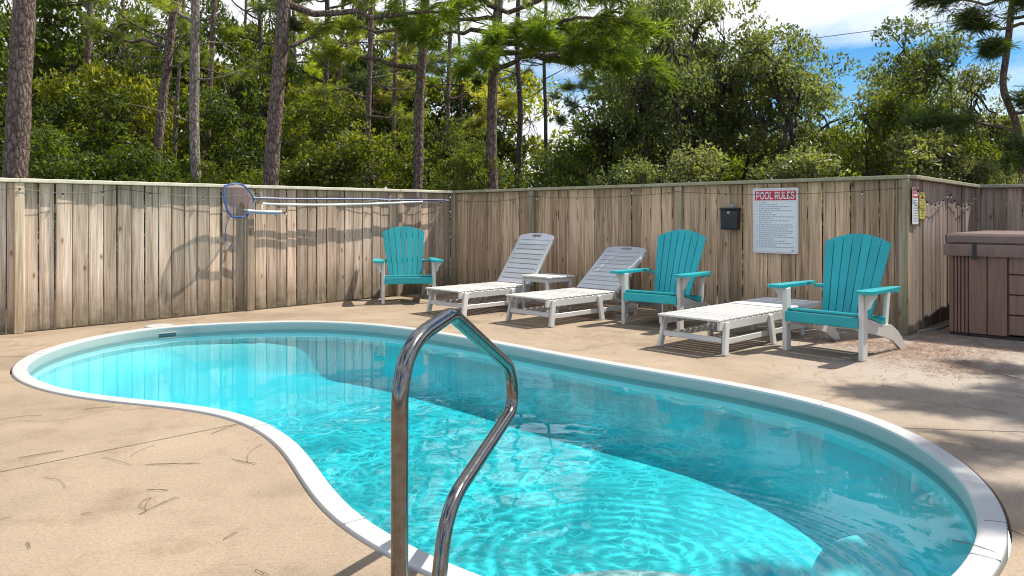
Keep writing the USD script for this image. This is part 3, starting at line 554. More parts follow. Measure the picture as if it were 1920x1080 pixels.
# pool rules sign
SG = thing('pool_rules_sign', 'white POOL RULES sign with red heading on the brown fence', 'sign')
cs = np.array([onp(A, UR, NR, px, py, .022) for px, py in ((1412, 353), (1497, 352), (1497, 477), (1412, 473))])
c = cs.mean(0); X = np.array([*UR, 0]); Nv = np.array([*NR, 0]); Zv = np.array([0, 0, 1.0])
sw = (cs[1] - cs[0]) @ X; sh = (cs[0][2] + cs[1][2] - cs[2][2] - cs[3][2]) / 2; RS = np.column_stack([X, Zv, Nv])
if np.linalg.det(RS) < 0: raise ValueError('flip')
def flat(sz, cen, z0, th): return MB().add(cbox((sz[0], sz[1], th)), RS, c + RS @ np.array([cen[0], cen[1], z0 + th / 2]))
Sp = obj('panel', flat((sw, sh), (0, 0), 0, .004), GLOSSW, SG)
bw = .007
for cx, cy, a, b_ in ((0, sh / 2 - .014, sw - .03, bw), (0, -sh / 2 + .014, sw - .03, bw), (-sw / 2 + .014, 0, bw, sh - .044), (sw / 2 - .014, 0, bw, sh - .044)):
    obj('border', flat((a, b_), (cx, cy), .004, .0008), SPINK, SG)
hh = .088 * sh / .6
hd = obj('heading', flat((sw * .90, hh * 1.0), (0, sh / 2 - .03 - hh / 2), .004, .0016), SRED, SG)
tm_ = meshkit.text_mesh('POOL RULES', .062, .0015, True); tv_ = np.array(tm_.vertices); ex = tv_.max(0) - tv_.min(0); tv_ = (tv_ - (tv_.max(0) + tv_.min(0)) / 2) * [sw * .84 / ex[0], hh * .78 / ex[1], 1]
obj('lettering', (tv_ @ RS.T + c + RS @ np.array([0, sh / 2 - .03 - hh / 2, .0066]), np.array(tm_.faces)), GLOSSW, SG)
rng = np.random.default_rng(3); ytxt = sh / 2 - .055 - hh
lens = [.2, .5, .92, .6, .95, .35, .52, .98, .4, .9, .35, .98, .95, .8, .93, 1.0, .82, .95, .4, .75, .9, .5, 1.0]; step = (ytxt + sh / 2 - .045) / len(lens)
for k, ln in enumerate(lens):
    m = MB(); x = -sw * .36
    first = k not in (3, 5, 8, 10, 15, 18)
    if first: m.add(flat((.010, .010), (-sw * .405, ytxt), .004, .0008).get())
    while x < -sw * .36 + sw * .74 * ln:
        wl = rng.uniform(.012, .04); m.add(flat((wl, .0078), (x + wl / 2, ytxt), .004, .0008).get()); x += wl + .008
    obj('text_line', m, STEXT, SG); ytxt -= step
obj('small_emblem', flat((.022, .016), (sw * .38, -sh / 2 + .035), .004, .001), STEXT, SG)
for sx in (-1, 1):
    for sy in (-1, 1): obj('screw', MB().add(trimesh.creation.cylinder(.005, .004, sections=10), RS, c + RS @ np.array([sx * (sw / 2 - .006), sy * (sh / 2 - .006), .005])), GREYF, SG)
# black lock box
bc = onp(A, UR, NR, 1369, 410, .05); bs = np.column_stack([X, Nv, Zv])
K = thing('lock_box', 'small black plastic box mounted on the brown fence left of the sign', 'box')
body = trimesh.convex.convex_hull(np.array([[sx * (.105 if z > 0 else .098), y, z] for sx in (-1, 1) for z in (-.125, .10) for y in (-.045, .035)] + [[sx * .095, .042, z] for sx in (-1, 1) for z in (-.11, .09)]))
obj('body', MB().add(body, bs, bc), BLACK, K); obj('lid', MB().add(cbox((.225, .10, .022), .006), bs, bc + (0, 0, .115)), BLACK, K); obj('latch', MB().add(cbox((.03, .008, .03), .003), bs, bc + Nv * .044 + (0, 0, .07)), GREYF, K)
obj('hanger', MB().add(cbox((.06, .006, .05), .002), bs, bc - Nv * .03 + (0, 0, .14)), GREYF, K)
# notices on the nook fence
def notice(label, pxa, pxb, pyt, pyb, head, bodym, seed, cat='sign', name='notice_sign'):
    S = thing(name, label, cat); d = .016
    p, q = onp(B, UN, NN, pxa, pyt, d), onp(B, UN, NN, pxb, pyb, d)
    Xn = np.array([*UN, 0]); R = np.column_stack([Xn, [0, 0, 1], [*NN, 0]]); cc = (p + q) / 2; w_, h_ = abs((q - p) @ Xn), abs(p[2] - q[2])
    fl = lambda sz, cen, z0, th: MB().add(cbox((sz[0], sz[1], th)), R, cc + R @ np.array([cen[0], cen[1], z0 + th / 2]))
    obj('panel', fl((w_, h_), (0, 0), 0, .004), bodym, S); r = np.random.default_rng(seed)
    if head is not None:
        obj('heading', fl((w_ * .94, h_ * .27), (0, h_ * .35), .004, .001), head, S)
        obj('heading_line', fl((w_ * .7, h_ * .05), (0, h_ * .38), .005, .001), bodym, S); obj('heading_line', fl((w_ * .7, h_ * .05), (0, h_ * .29), .005, .001), bodym, S)
    for k in range(9):
        y = h_ * (.15 - .07 * k) if head is not None else h_ * (.40 - .1 * k)
        obj('text_line', fl((w_ * r.uniform(.5, .85), h_ * .025), (0, y), .004, .001), STEXT if head is not None else SDARK, S)
notice('white notice with red heading just round the fence corner', 1710, 1721, 351, 420, SRED, GLOSSW, 1)
notice('narrow yellow notice on the shaded fence beside the hot tub', 1723.5, 1733, 360, 410, None, SYEL, 2)

# skimmer net on its pole, and the brush on its pole, both hung on the left fence
def FL(px, py, d): return onp(A, UL, NL, px, py, d)
NT = thing('skimmer_net', 'blue framed leaf skimmer net on a long pole hung along the left fence', 'pool net')
ring = np.array([FL(px, py, d) for px, py, d in ((421, 349, .20), (436, 345, .19), (455, 347, .17), (468, 360, .15), (475, 374, .13), (473, 390, .14), (465, 402, .17), (447, 407, .22), (432, 404, .25), (425, 390, .25), (420, 368, .23))])
ringc = smooth_line(np.vstack([ring, ring[:1]]), 60)
obj('frame', tube(ringc, .011, 8, False), BLUE, NT, 40)
cen = ringc.mean(0) + np.array([*NL, 0]) * .02 + (0, 0, -.05)
bag_rows = [ringc[:-1], ringc[:-1] * .6 + cen * .4 + np.array([*NL, 0]) * .05, ringc[:-1] * .2 + cen * .8 + np.array([*NL, 0]) * .07 + (0, 0, -.03)]
obj('net_mesh', strip(bag_rows), NET, NT, 60)
tail = smooth_line([FL(432, 405, .25), FL(423, 430, .22), FL(424, 447, .22), FL(431, 464, .2), FL(434, 458, .2)], 20)
obj('net_tail', tube(tail, .0035, 6), BLUE, NT, 40)
pl = smooth_line([FL(474, 372, .13), FL(600, 373, .12), FL(780, 375, .11), FL(842, 376, .10)], 24)
obj('pole', tube(pl, .0125, 10), POLE_D, NT, 40)
obj('yoke', MB().tube([FL(480, 371.5, .13), FL(466, 361, .15)], .006, 6).tube([FL(480, 373, .13), FL(468, 398, .16)], .006, 6), GREYF, NT)
BR = thing('pool_brush', 'white pool brush on a white pole hung below the net pole', 'pool brush')
pl2 = smooth_line([FL(492, 382, .14), FL(600, 384, .13), FL(700, 382, .12), FL(792, 378, .11)], 20)
obj('pole', tube(pl2, .0145, 10), POLE_W, BR, 40)
obj('handle_neck', tube(smooth_line([FL(494, 382, .14), FL(492, 384, .145), FL(492, 396, .17)], 8), .009, 8), POLE_W, BR, 40)
b0, b1 = FL(458, 394, .20), FL(527, 397, .20)
obj('brush_head', tube(smooth_line([b0, (b0 + b1) / 2 + (0, 0, -.006), b1], 10), .014, 10), POLE_W, BR, 40)
bm = MB(); rng = np.random.default_rng(9)
for t in np.linspace(.02, .98, 46):
    p = b0 + (b1 - b0) * t + (0, 0, -.012); bm.add(cbox((.008, .012, .03)), None, p + (0, 0, -.012) + rng.normal(0, .001, 3))
obj('bristles', bm, BLUEL, BR)
for px in (488, 783):
    h0 = FL(px, 366, .05); Hk = thing('pole_hook', f'small hook on the {"left" if px < 600 else "right"} fence post holding the pool poles', 'hook')
    obj('hook_plate', MB().box(h0, (.03, .03, .07), .003), GREYF, Hk)
    a_ = FL(px, 378, .05); obj('hook_arm', tube([FL(px, 378, .05), FL(px, 384, .09), FL(px, 387, .13), FL(px, 386, .155), FL(px, 378, .165)], .004, 6), GREYF, Hk)

# string lights
def string_lights(label, pts, sag, seed, bulbs=8, bs=.011, rad=.0026):
    S = thing('string_lights', label, 'string lights'); rng = np.random.default_rng(seed); w = []
    for a, b in zip(pts[:-1], pts[1:]):
        a, b = np.array(a), np.array(b); s = np.linspace(0, 1, 14)[:-1]
        w += list(a + (b - a) * s[:, None] - np.array([0, 0, 1]) * (sag * 4 * s * (1 - s))[:, None])
    w.append(np.array(pts[-1])); w = np.array(w); obj('wire', tube(w, rad, 5), WIRE, S)
    for k in range(bulbs):
        q = (k + .5) / bulbs * (len(w) - 1); i = int(q); p = w[i] + (w[i + 1] - w[i]) * (q - i) if i + 1 < len(w) else w[-1]
        so = obj('socket', MB().add(trimesh.creation.cylinder(bs * .7, bs * 2, sections=7), None, p - (0, 0, bs)), BLACK, S)
        g = trimesh.creation.icosphere(1, bs); g.apply_scale([1, 1, 1.4]); obj('bulb', MB().add(g, None, p - (0, 0, bs * 3)), BULB, so)
LP = lambda t, d, z: np.array([*(A + UL * t + NL * d), z])
RP = lambda t, d, z: np.array([*(A + UR * t + NR * d), z])
NP = lambda t, d, z: np.array([*(B + UN * t + NN * d), z])
string_lights('thin wire of small lights sagging under the left fence cap', [LP(8.3, .06, 1.44), LP(5.88, .06, 1.45), LP(4.9, .02, 1.47), LP(3.4, .06, 1.43), LP(2.2, .02, 1.44), LP(1.08, .06, 1.42), LP(.1, .03, 1.40)], .05, 1, 15)
string_lights('thin wire of small lights under the brown fence cap', [RP(.1, .03, 1.40), RP(1.636, .06, 1.44), RP(3.97, .06, 1.46), RP(LR - .05, .06, 1.45)], .045, 2, 10)
string_lights('drooping loop of clear bulbs between fence corner and hot tub', [NP(.02, .05, 1.47), NP(1.3, .03, 1.45), NP(2.5, .03, 1.45)], .16, 3, 16, .012, .003)

# ------------------------------------------------------------------ hot tub
F0 = np.array([4.33, 7.70]); TW, TD = 2.0, 1.75
T = thing('hot_tub', 'brown hot tub with a dark brown vinyl cover in the fenced corner', 'hot tub', (*F0, 0), math.atan2(UR[1], UR[0]))   # local x along front, y to the back
obj('cabinet', MB().box((TW / 2, TD / 2, .425), (TW - .06, TD - .06, .79), .06), TUBDARK, T)
xs = [.0, .045, .075, .105, .14, .17, .33, .5]
for a, b in zip(xs[:-1], xs[1:]): obj('panel', MB().box(((a + b) / 2, .012, .425), (b - a - .007, .03, .79), .006), TUB, T)
for k in range(4): obj('door_panel', MB().box((.95, .012, .14 + k * .192), (.88, .03, .184), .006), TUB, T)
obj('corner_strip', MB().box((.505 + .0, .010, .425), (.012, .024, .79), .002), TUBDARK, T)
for a, b in ((1.4, 1.7), (1.705, 2.0)): obj('panel', MB().box(((a + b) / 2, .012, .425), (b - a - .007, .03, .79), .006), TUB, T)
for k in range(8): obj('panel', MB().box((.012, .06 + (k + .5) * .205, .425), (.03, .198, .79), .006), TUB, T)
obj('base', MB().box((TW / 2, TD / 2, .016), (TW - .02, TD - .02, .03), .006), TUBDARK, T)
cv = cbox((TW + .06, TD + .06, .105), .022); obj('cover_top', MB().add(cv, None, (TW / 2, TD / 2 - .005, .95)), VINYL, T, 30)
sk_ = []
for k in range(121):
    x = -.03 + (TW + .06) * k / 120; sk_.append((x, -.036 + .008 * math.sin(k * .55) * math.sin(k * .17 + 1)))
sk_ = np.array(sk_); rowsS = [np.column_stack([sk_ + (0, .0), np.full(121, .90)]), np.column_stack([sk_ * [1, 1.25], np.full(121, .85)]), np.column_stack([sk_ * [1, 1.0], np.full(121, .785)]), np.column_stack([sk_ + (0, .015), np.full(121, .783)]), np.column_stack([sk_ + (0, .02), np.full(121, .90)])]
vS = np.vstack(rowsS); fS = []
for k in range(4):
    i = np.arange(120); fS += [np.stack([k * 121 + i, k * 121 + i + 1, (k + 1) * 121 + i + 1], 1), np.stack([k * 121 + i, (k + 1) * 121 + i + 1, (k + 1) * 121 + i], 1)]
obj('cover_skirt', (vS, np.vstack(fS)), VINYL, T, 50)
obj('cover_skirt', MB().box((-.032, TD / 2, .842), (.02, TD + .02, .115), .006), VINYL, T)
st_ = obj('cover_strap', MB().box((.235, -.052, .83), (.035, .006, .15), .002), BLACK, T); obj('buckle', MB().box((.235, -.058, .77), (.045, .012, .035), .003), BLACK, st_)
HS = thing('garden_hose', 'pale hose lying in a curve on the ground between fence and hot tub', 'hose')
hp = [ground(px, py, .012) for px, py in ((1722, 622), (1735, 619), (1752, 617), (1768, 613), (1778, 609))]
obj('hose_tube', tube(smooth_line([np.array([*q, .012]) for q in hp], 16), .012, 8), GREYF, HS, 40)

# ------------------------------------------------------------------ foliage builders
def quads(cen, ax, side, L, W, fold=.25):
    """leaves: folded diamonds. cen, ax, side: n x 3"""
    nrm = np.cross(ax, side); L, W = np.asarray(L)[:, None], np.asarray(W)[:, None]
    p0 = cen - ax * L * .5; p1 = cen + side * W * .5 + nrm * W * fold - ax * L * .05; p2 = cen + ax * L * .5; p3 = cen - side * W * .5 + nrm * W * fold - ax * L * .05
    v = np.stack([p0, p1, p2, p3], 1).reshape(-1, 3); i = np.arange(len(cen)) * 4
    return v, np.vstack([np.stack([i, i + 1, i + 2], 1), np.stack([i, i + 2, i + 3], 1)])
def unit(v): return v / (np.linalg.norm(v, axis=-1, keepdims=True) + 1e-12)
def leaf_cloud(rng, clumps, radii, per, ls):
    cs = np.repeat(clumps, per, 0); rs = np.repeat(radii, per)
    d = unit(rng.normal(size=cs.shape)); r = rs * rng.uniform(.25, 1.05, len(rs)) ** .6
    p = cs + d * r[:, None] * [1, 1, .72]
    ax = unit(d * .8 + rng.normal(size=cs.shape) * .7 + [0, 0, -.15]); s = unit(np.cross(ax, unit(rng.normal(size=cs.shape) * .7 + [0, 0, 1.0])))
    L = ls * rng.uniform(.7, 1.35, len(p))
    return quads(p, ax, s, L, L * rng.uniform(.42, .6, len(p)))
def branchy(rng, p, q, r0, r1, wob=.12, n=8, sides=6):
    p, q = np.array(p, float), np.array(q, float); s = np.linspace(0, 1, n)[:, None]; L = np.linalg.norm(q - p)
    w = np.cumsum(rng.normal(size=(n, 3)), 0); w -= w[0]; w -= s * w[-1]
    return tube(p + (q - p) * s + w * wob * L / n ** .8, r0 + (r1 - r0) * s[:, 0], sides)
def broadleaf(name, label, H, R, z0, ncl, per, ls, lmat, bmat, seed, loc, rz, group=None, trunk_r=.07, lean=(0, 0), cr=(.26, .42), stems=3, scale=None, cat='tree'):
    rng = np.random.default_rng(seed); T = thing(name, label, cat, loc, rz, group, None, scale)
    c = []
    lob = [(rng.uniform(0, 2 * np.pi), rng.uniform(.35, .95), rng.uniform(.3, .95)) for _ in range(9)]
    lobes = np.array([[R * .62 * math.cos(a) * s, R * .62 * math.sin(a) * s, z0 + (H - z0) * h * .92] for a, s, h in lob] + [[lean[0] * H * .5, lean[1] * H * .5, H - R * .4]])
    lr = np.r_[rng.uniform(.32, .58, 9) * R, .45 * R]
    while len(c) < ncl:
        k = rng.integers(len(lobes)); d = unit(rng.normal(size=3)); q = lobes[k] + d * lr[k] * rng.uniform(.55, 1.08) * [1, 1, .85]
        if q[2] < z0 * .6 or meshkit.noise((q + seed * 7.3)[None] * 1.6, seed)[0] < .41: continue
        c.append(q)
    c = np.array(c); rad = rng.uniform(*cr, len(c))
    tk = MB()
    for k in range(stems):
        a = rng.uniform(0, 6.28); fork = np.array([math.cos(a) * R * .25 + lean[0] * H * .3, math.sin(a) * R * .25 + lean[1] * H * .3, z0 + (H - z0) * rng.uniform(.3, .6)])
        b0 = np.array([math.cos(a) * .12, math.sin(a) * .12, -.06]); tk.add(branchy(rng, b0, fork, trunk_r, trunk_r * .6, .3, 10, 8))
        for l in lobes[rng.permutation(len(lobes))[:5]]:
            tk.add(branchy(rng, fork, l, trunk_r * .5, trunk_r * .2, .35, 8))
            near = c[np.argsort(np.linalg.norm(c - l, axis=1))[:7]]
            for q in near: tk.add(branchy(rng, l, q, trunk_r * .2, .006, .3, 5, 4))
    obj('trunk', tk, bmat, T, 60); obj('crown', leaf_cloud(rng, c, rad, per, ls), lmat, T)
    return T
def tufts(rng, pos, axes, nn, L, W):
    p = np.repeat(pos, nn, 0); a = np.repeat(axes, nn, 0)
    d = unit(a * .75 + unit(rng.normal(size=p.shape)) * .9); s = unit(np.cross(d, rng.normal(size=p.shape))); l = L * rng.uniform(.65, 1.15, len(p))[:, None]
    off = a * rng.uniform(-.24, .05, len(p))[:, None]
    v = np.stack([p + off + s * W, p + off - s * W, p + off + d * l * .6 - s * W * .9 + [0, 0, -.006], p + off + d * l + [0, 0, -.035]], 1).reshape(-1, 3); i = np.arange(len(p)) * 4
    return v, np.vstack([np.stack([i, i + 1, i + 2], 1), np.stack([i + 0, i + 2, i + 3], 1)])
def pine_limb(rng, tk, base, d, L, r, droop, ntuft, tl):
    """a limb with side twigs; returns tuft positions and axes"""
    s = np.linspace(0, 1, 9); d = unit(np.array(d, float)); w = np.cumsum(rng.normal(size=(9, 3)), 0) * .035 * L; w -= w[0]
    p = base + d * (s * L)[:, None] + np.array([0, 0, 1.]) * (droop * L * s ** 2)[:, None] + w
    tk.add(tube(p, r * (1 - .85 * s) + .004, 6)); pos, ax = [], []
    for k in range(ntuft):
        q = rng.uniform(.30, 1.0) ** .7; i = min(7, int(q * 8)); b = p[i] + (p[i + 1] - p[i]) * (q * 8 - i)
        e = unit(d * .8 + rng.normal(size=3) * .65 + [0, 0, .25]); l = rng.uniform(.18, .55) * (1.15 - .45 * q) * min(1, L / 1.6)
        t = b + e * l; tk.add(tube([b, b + e * l * .5 + rng.normal(size=3) * .03, t], [.009, .006, .004], 4)); pos.append(t); ax.append(e)
        if rng.random() < .6: pos.append(b + e * l * .6); ax.append(unit(e + rng.normal(size=3) * .5))
    pos.append(p[-1]); ax.append(unit(p[-1] - p[-2])); return pos, ax
def pine(label, pts, r0, r1, bmat, nmat, seed, limbs=(), dead=6, crown=5, top=None, nn=46, tl=.20, name='pine_tree', group=None, tw=.0042):
    """pts: points of the trunk up to the top of the picture; the trunk goes on to its crown above it. limbs: (height, direction, length, droop, tufts)"""
    rng = np.random.default_rng(seed); pts = np.array(pts, float); base = pts[0] * [1, 1, 0]; T = thing(name, label, 'tree', base, 0, group)
    dr = unit(pts[-1] - pts[-2]); top = top or 9.0
    q = [base + (0, 0, -.06)] + list(pts[1:]) + [pts[-1] + dr * (top - pts[-1][2]) * k for k in (.35, .7, 1.)]
    c = smooth_line(q, 44); s = np.linspace(0, 1, 44); rad = r0 + (r1 - r0) * s
    v, f = tube(c - base, rad * (1 + .35 * np.exp(-s * 40)), 16); nn_ = meshkit.noise(v * [9, 9, 5], seed); nrm = unit(v - np.repeat(np.vstack([c - base]), 16, 0)[:len(v)] if len(v) == 44 * 16 else v * 0 + 1e-9)
    vv = v.copy(); ctr = np.repeat(c - base, 16, 0); m = len(ctr); vv[:m] = ctr + (v[:m] - ctr) * (1 + .10 * (nn_[:m, None] - .5) * 2)
    tk = MB(); pos, ax = [], []
    zc = c[:, 2]
    def on_trunk(z): i = int(np.argmin(abs(zc - z))); return c[i] - base, rad[i]
    tr = MB().add((vv, f))
    for z, d, L, dp, nt in limbs:
        b, rr = on_trunk(z); a, b_ = pine_limb(rng, tk, b, d, L, min(rr * .55, .03 + .012 * L), dp, nt, tl); pos += a; ax += b_
    for k in range(dead):
        b, rr = on_trunk(rng.uniform(2.4, min(top * .75, 6.5))); a = rng.uniform(0, 6.28); L = rng.uniform(.5, 1.7)
        e = np.array([math.cos(a), math.sin(a), rng.uniform(-.15, .5)]); mid = b + e * L * .5 + rng.normal(size=3) * .1; t = b + e * L + rng.normal(size=3) * .15
        tk.add(tube(smooth_line([b, mid, t], 6), np.linspace(.018, .004, 6), 5))
        for _ in range(2): tk.add(tube([mid, mid + (t - mid) * .5 + rng.normal(size=3) * .18], [.007, .003], 4))
    for k in range(crown):
        z = top * rng.uniform(.62, .99); b, rr = on_trunk(z); a = rng.uniform(0, 6.28); L = rng.uniform(.8, 2.0) * (1.25 - .6 * (z / top - .6) / .4)
        a_, b_ = pine_limb(rng, tk, b, (math.cos(a), math.sin(a), rng.uniform(.0, .5)), L, .025, .05, 9, tl); pos += a_; ax += b_
    obj('trunk', tr, bmat, T, 50)
    if tk.n: tag(obj('limbs', tk, bmat, T, 60), kind='stuff')
    if pos: obj('crown', tufts(rng, np.array(pos), np.array(ax), nn, tl, tw), nmat, T)
    return T
def tp(px, py, y): return (gx(px, y), y, gz(py, y))
def trunk_line(y, *pp):
    return [(gx(pp[0][0], y), y, 0.0)] + [tp(a, b, y) for a, b in pp]
# --- pines, nearest first. Each stands at its own distance behind the fence
pine('thick grey-brown pine trunk behind the fence at the far left edge', trunk_line(10.4, (22, 420), (30, 300), (38, 150), (46, 0)), .165, .10, BARK_P, NEEDLE_DK, 11, dead=2, crown=5)
pine('large reddish pine trunk leaning right behind the skimmer net', trunk_line(13.2, (503, 420), (508, 330), (517, 200), (527, 90), (533, 0)), .145, .085, BARK_P, NEEDLE, 12,
     limbs=[(4.85, (1, -.05, -.05), 3.1, .0, 12), (4.0, (.5, .3, .3), 1.1, 0, 5)], dead=4)
pine('pale straight slender pine trunk left of the skimmer net', trunk_line(14.6, (369, 420), (367, 330), (364, 200), (366, 90), (366, 0)), .098, .07, BARK_G, NEEDLE, 13, dead=3, limbs=[(4.8, (-.7, .2, .3), 1.3, .05, 8)])
pine('curving brown pine trunk in the left woods leaning right', trunk_line(15.8, (288, 420), (292, 330), (304, 200), (318, 90), (327, 0)), .105, .06, BARK_P, NEEDLE_YE, 14, dead=5, limbs=[(4.6, (-.9, .1, .15), 1.6, .0, 9), (4.2, (.8, -.2, .2), .9, .0, 5)])
pine('thin dark pine stem just right of the pale slender trunk', trunk_line(18.5, (386, 420), (389, 320), (392, 180), (398, 80), (402, 0)), .075, .05, BARK_P, NEEDLE, 15, dead=5)
pine('thin crooked pine stem between curving trunk and pale trunk', trunk_line(17.5, (324, 420), (327, 320), (331, 200), (338, 100), (342, 40)), .055, .03, BARK_P, NEEDLE_YE, 16, dead=4, top=6.5)
pine('reddish pine trunk rising behind the corner chair', trunk_line(14.8, (782, 420), (784, 340), (786, 200), (792, 100), (797, 0)), .105, .07, BARK_P, NEEDLE, 17, dead=4, limbs=[(3.9, (-.85, -.2, .1), 1.7, -.04, 14), (4.5, (-.9, .3, .2), 2.0, 0, 14), (4.9, (.7, -.4, .1), 1.4, 0, 10)])
pine('slim pine trunk left of the corner chair', trunk_line(17.0, (688, 420), (690, 330), (691, 200), (694, 100), (697, 0)), .07, .045, BARK_P, NEEDLE_YE, 18, dead=6, limbs=[(3.7, (-.7, .2, .05), 1.4, -.06, 10), (3.3, (.7, -.3, .0), 1.2, -.08, 9)])
big = [(4.9, (.8, -.5, .05), 2.2, -.06, 16), (4.6, (.9, -.3, .0), 2.6, -.11, 20), (4.3, (.55, -.8, .0), 1.7, -.06, 14), (5.0, (-.6, -.75, .05), 1.7, -.06, 14), (4.7, (-.9, -.35, -.05), 1.4, -.05, 13),
       (4.1, (.95, -.15, .0), 2.8, -.12, 20), (4.3, (.1, -1, -.05), 1.4, -.05, 14), (5.3, (.7, -.6, .0), 2.0, -.05, 14), (5.2, (.0, -.9, .0), 1.7, -.03, 14), (3.9, (-.6, -.7, -.1), 1.0, -.1, 8), (4.6, (.98, -.35, .05), 3.0, -.16, 18), (3.9, (.8, -.5, .1), 1.6, -.1, 11), (4.2, (.9, -.4, -.12), 2.7, -.1, 16), (4.1, (-.3, -.9, -.18), 1.4, -.06, 12), (4.3, (.5, -.85, -.18), 1.9, -.06, 14), (4.3, (.98, -.2, -.2), 2.9, -.08, 16), (4.6, (-.75, -.6, -.1), 1.6, -.1, 14)]
pine('pine with bright green drooping needle sprays above the raised loungers', trunk_line(14.4, (925, 420), (923, 330), (922, 230), (926, 130), (935, 0)), .11, .07, BARK_P, NEEDLE, 19, limbs=big, dead=3, nn=46, tl=.24, crown=0, tw=.0052)
pine('dark pine trunk against the sky gap right of the bright pine', trunk_line(20, (968, 420), (972, 300), (975, 180), (970, 110), (972, 0)), .085, .05, BARK_O, NEEDLE, 20, dead=9)
pine('thin pine stem against bright sky above the second lounger', trunk_line(22, (1026, 420), (1024, 300), (1022, 180), (1020, 100), (1024, 0)), .06, .04, BARK_O, NEEDLE_YE, 21, dead=9)
far_lab = ['high between the far left trunk and the curving pine', 'just right of the thick far left trunk', 'left of the curving pine, reaching the top', 'close left of the reddish leaning pine', 'halfway between pale trunk and leaning pine', 'right of the leaning pine, left one of a close pair', 'right of the leaning pine, right one of a close pair', 'just left of the slim trunk by the corner chair',
           'left of the trunk behind the corner chair', 'nearest left of the trunk behind the corner chair', 'in the gap right of the trunk behind the corner chair', 'halfway from the corner chair trunk to the bright pine', 'close right of the leaning pine', 'behind the leafy tree at far left', 'hidden in leaves above the second lounger', 'hidden in leaves above the middle teal chair']
far_px = [(160, 20, .10), (84, 24, .08), (240, 23, .07), (492, 22, .08), (452, 26, .07), (610, 20, .085), (630, 23, .08), (668, 25, .07), (735, 22, .07), (757, 26, .07), (835, 23, .08), (868, 27, .07), (560, 25, .07), (120, 28, .08), (1130, 26, .08), (1200, 28, .08)]
for k, (px, y, r) in enumerate(far_px):
    rr = np.random.default_rng(100 + k); l = rr.uniform(-14, 14)
    pine('slim pine stem ' + far_lab[k], trunk_line(y, (px, 420), (px + l * .2, 300), (px + l * .5, 150), (px + l, 0)), r, r * .6, BARK_O if k % 2 else BARK_P, (NEEDLE, NEEDLE_YE, NEEDLE_DK)[k % 3], 200 + k, dead=7, crown=4, nn=36,
         limbs=[(rr.uniform(3.2, 6.5), (rr.choice([-1, 1]), -.3, .2), rr.uniform(1, 2), 0, 12) for _ in range(4)], group='thin pine stems deep in the woods', tw=.006, tl=.24, name='slim_pine')
# the pine at the right edge
pine('dark drooping pine with a crooked trunk at the far right edge', trunk_line(14.5, (1925, 420), (1916, 320), (1902, 220), (1882, 170), (1886, 110), (1892, 60)), .075, .05, BARK_P, NEEDLE_DK, 40, dead=3, top=7.5, crown=0, nn=34, tl=.2, tw=.0045,
     limbs=[(4.75, (-.9, -.4, .1), 1.20, .0, 39), (4.9, (.3, -.8, .1), 1.32, .0, 42), (4.6, (.8, -.2, .05), 1.44, -.05, 39), (5.2, (-.8, .2, .1), 1.56, -.05, 42), (5.3, (.3, .1, .2), 1.20, 0, 39), (4.4, (-.5, -.6, .0), 0.84, -.05, 27), (5.0, (-.3, -.9, .0), 1.44, -.05, 42), (5.4, (-.7, -.6, .0), 1.80, -.03, 45),
            (3.1, (.9, -.3, 0), 0.96, -.1, 30), (2.75, (-.9, -.2, -.02), 2.28, -.08, 51), (2.6, (.6, -.6, -.05), 1.20, -.1, 36), (2.5, (-.6, -.7, .0), 1.56, -.08, 39), (3.2, (.3, -.9, 0), 0.72, -.1, 21)])
# shade tree standing right of the picture, whose shadow falls on the deck
pine('pine standing right of the hot tub and shading it', [(8.15, 6.15, 0), (8.15, 6.15, 2), (8.05, 6.1, 4), (8.0, 6.05, 5.5)], .13, .06, BARK_P, NEEDLE, 41, dead=0, top=8.6, crown=0, nn=56, tl=.24, tw=.006,
     limbs=[(z, (math.cos(a), math.sin(a), .1), L, -.02, 20) for z, a, L in ((5.4, 3.4, 1.7), (5.8, 4.0, 1.9), (6.2, 2.6, 1.7), (6.4, 4.6, 1.8), (6.8, 3.1, 1.6), (7.0, 5.4, 1.6), (7.3, 1.5, 1.7), (5.2, 5.0, 1.9), (7.8, .4, 1.4), (7.7, 3.6, 1.3), (6.2, 5.2, 1.9), (5.6, 1.8, 2.0), (7.2, 4.2, 1.7), (6.9, 2.1, 1.6), (6.0, .6, 1.8), (8.1, 5.6, 1.3), (7.5, 4.9, 1.5))])

# --- live oaks behind the brown fence
oaks = {}
def oak(kind, label, px, y, H, R, rz, seed, lm=None, group=None):
    """first of a kind is built, later ones are scaled copies"""
    loc = (gx(px, y), y, 0); H0, R0 = kinds[kind][:2]
    sc = (R / R0, R / R0, H / H0)
    if kind not in oaks:
        oaks[kind] = broadleaf(*([kinds[kind][6], label, H0, R0] + list(kinds[kind][2:6]) + [kinds[kind][7], kinds[kind][8], seed, loc, rz, group, kinds[kind][9]]), scale=sc, stems=kinds[kind][10], lean=kinds[kind][11], cat=kinds[kind][12], cr=kinds[kind][13])
        return oaks[kind]
    return copy_of(oaks[kind], kinds[kind][6], label, kinds[kind][12], loc, rz, group, sc)
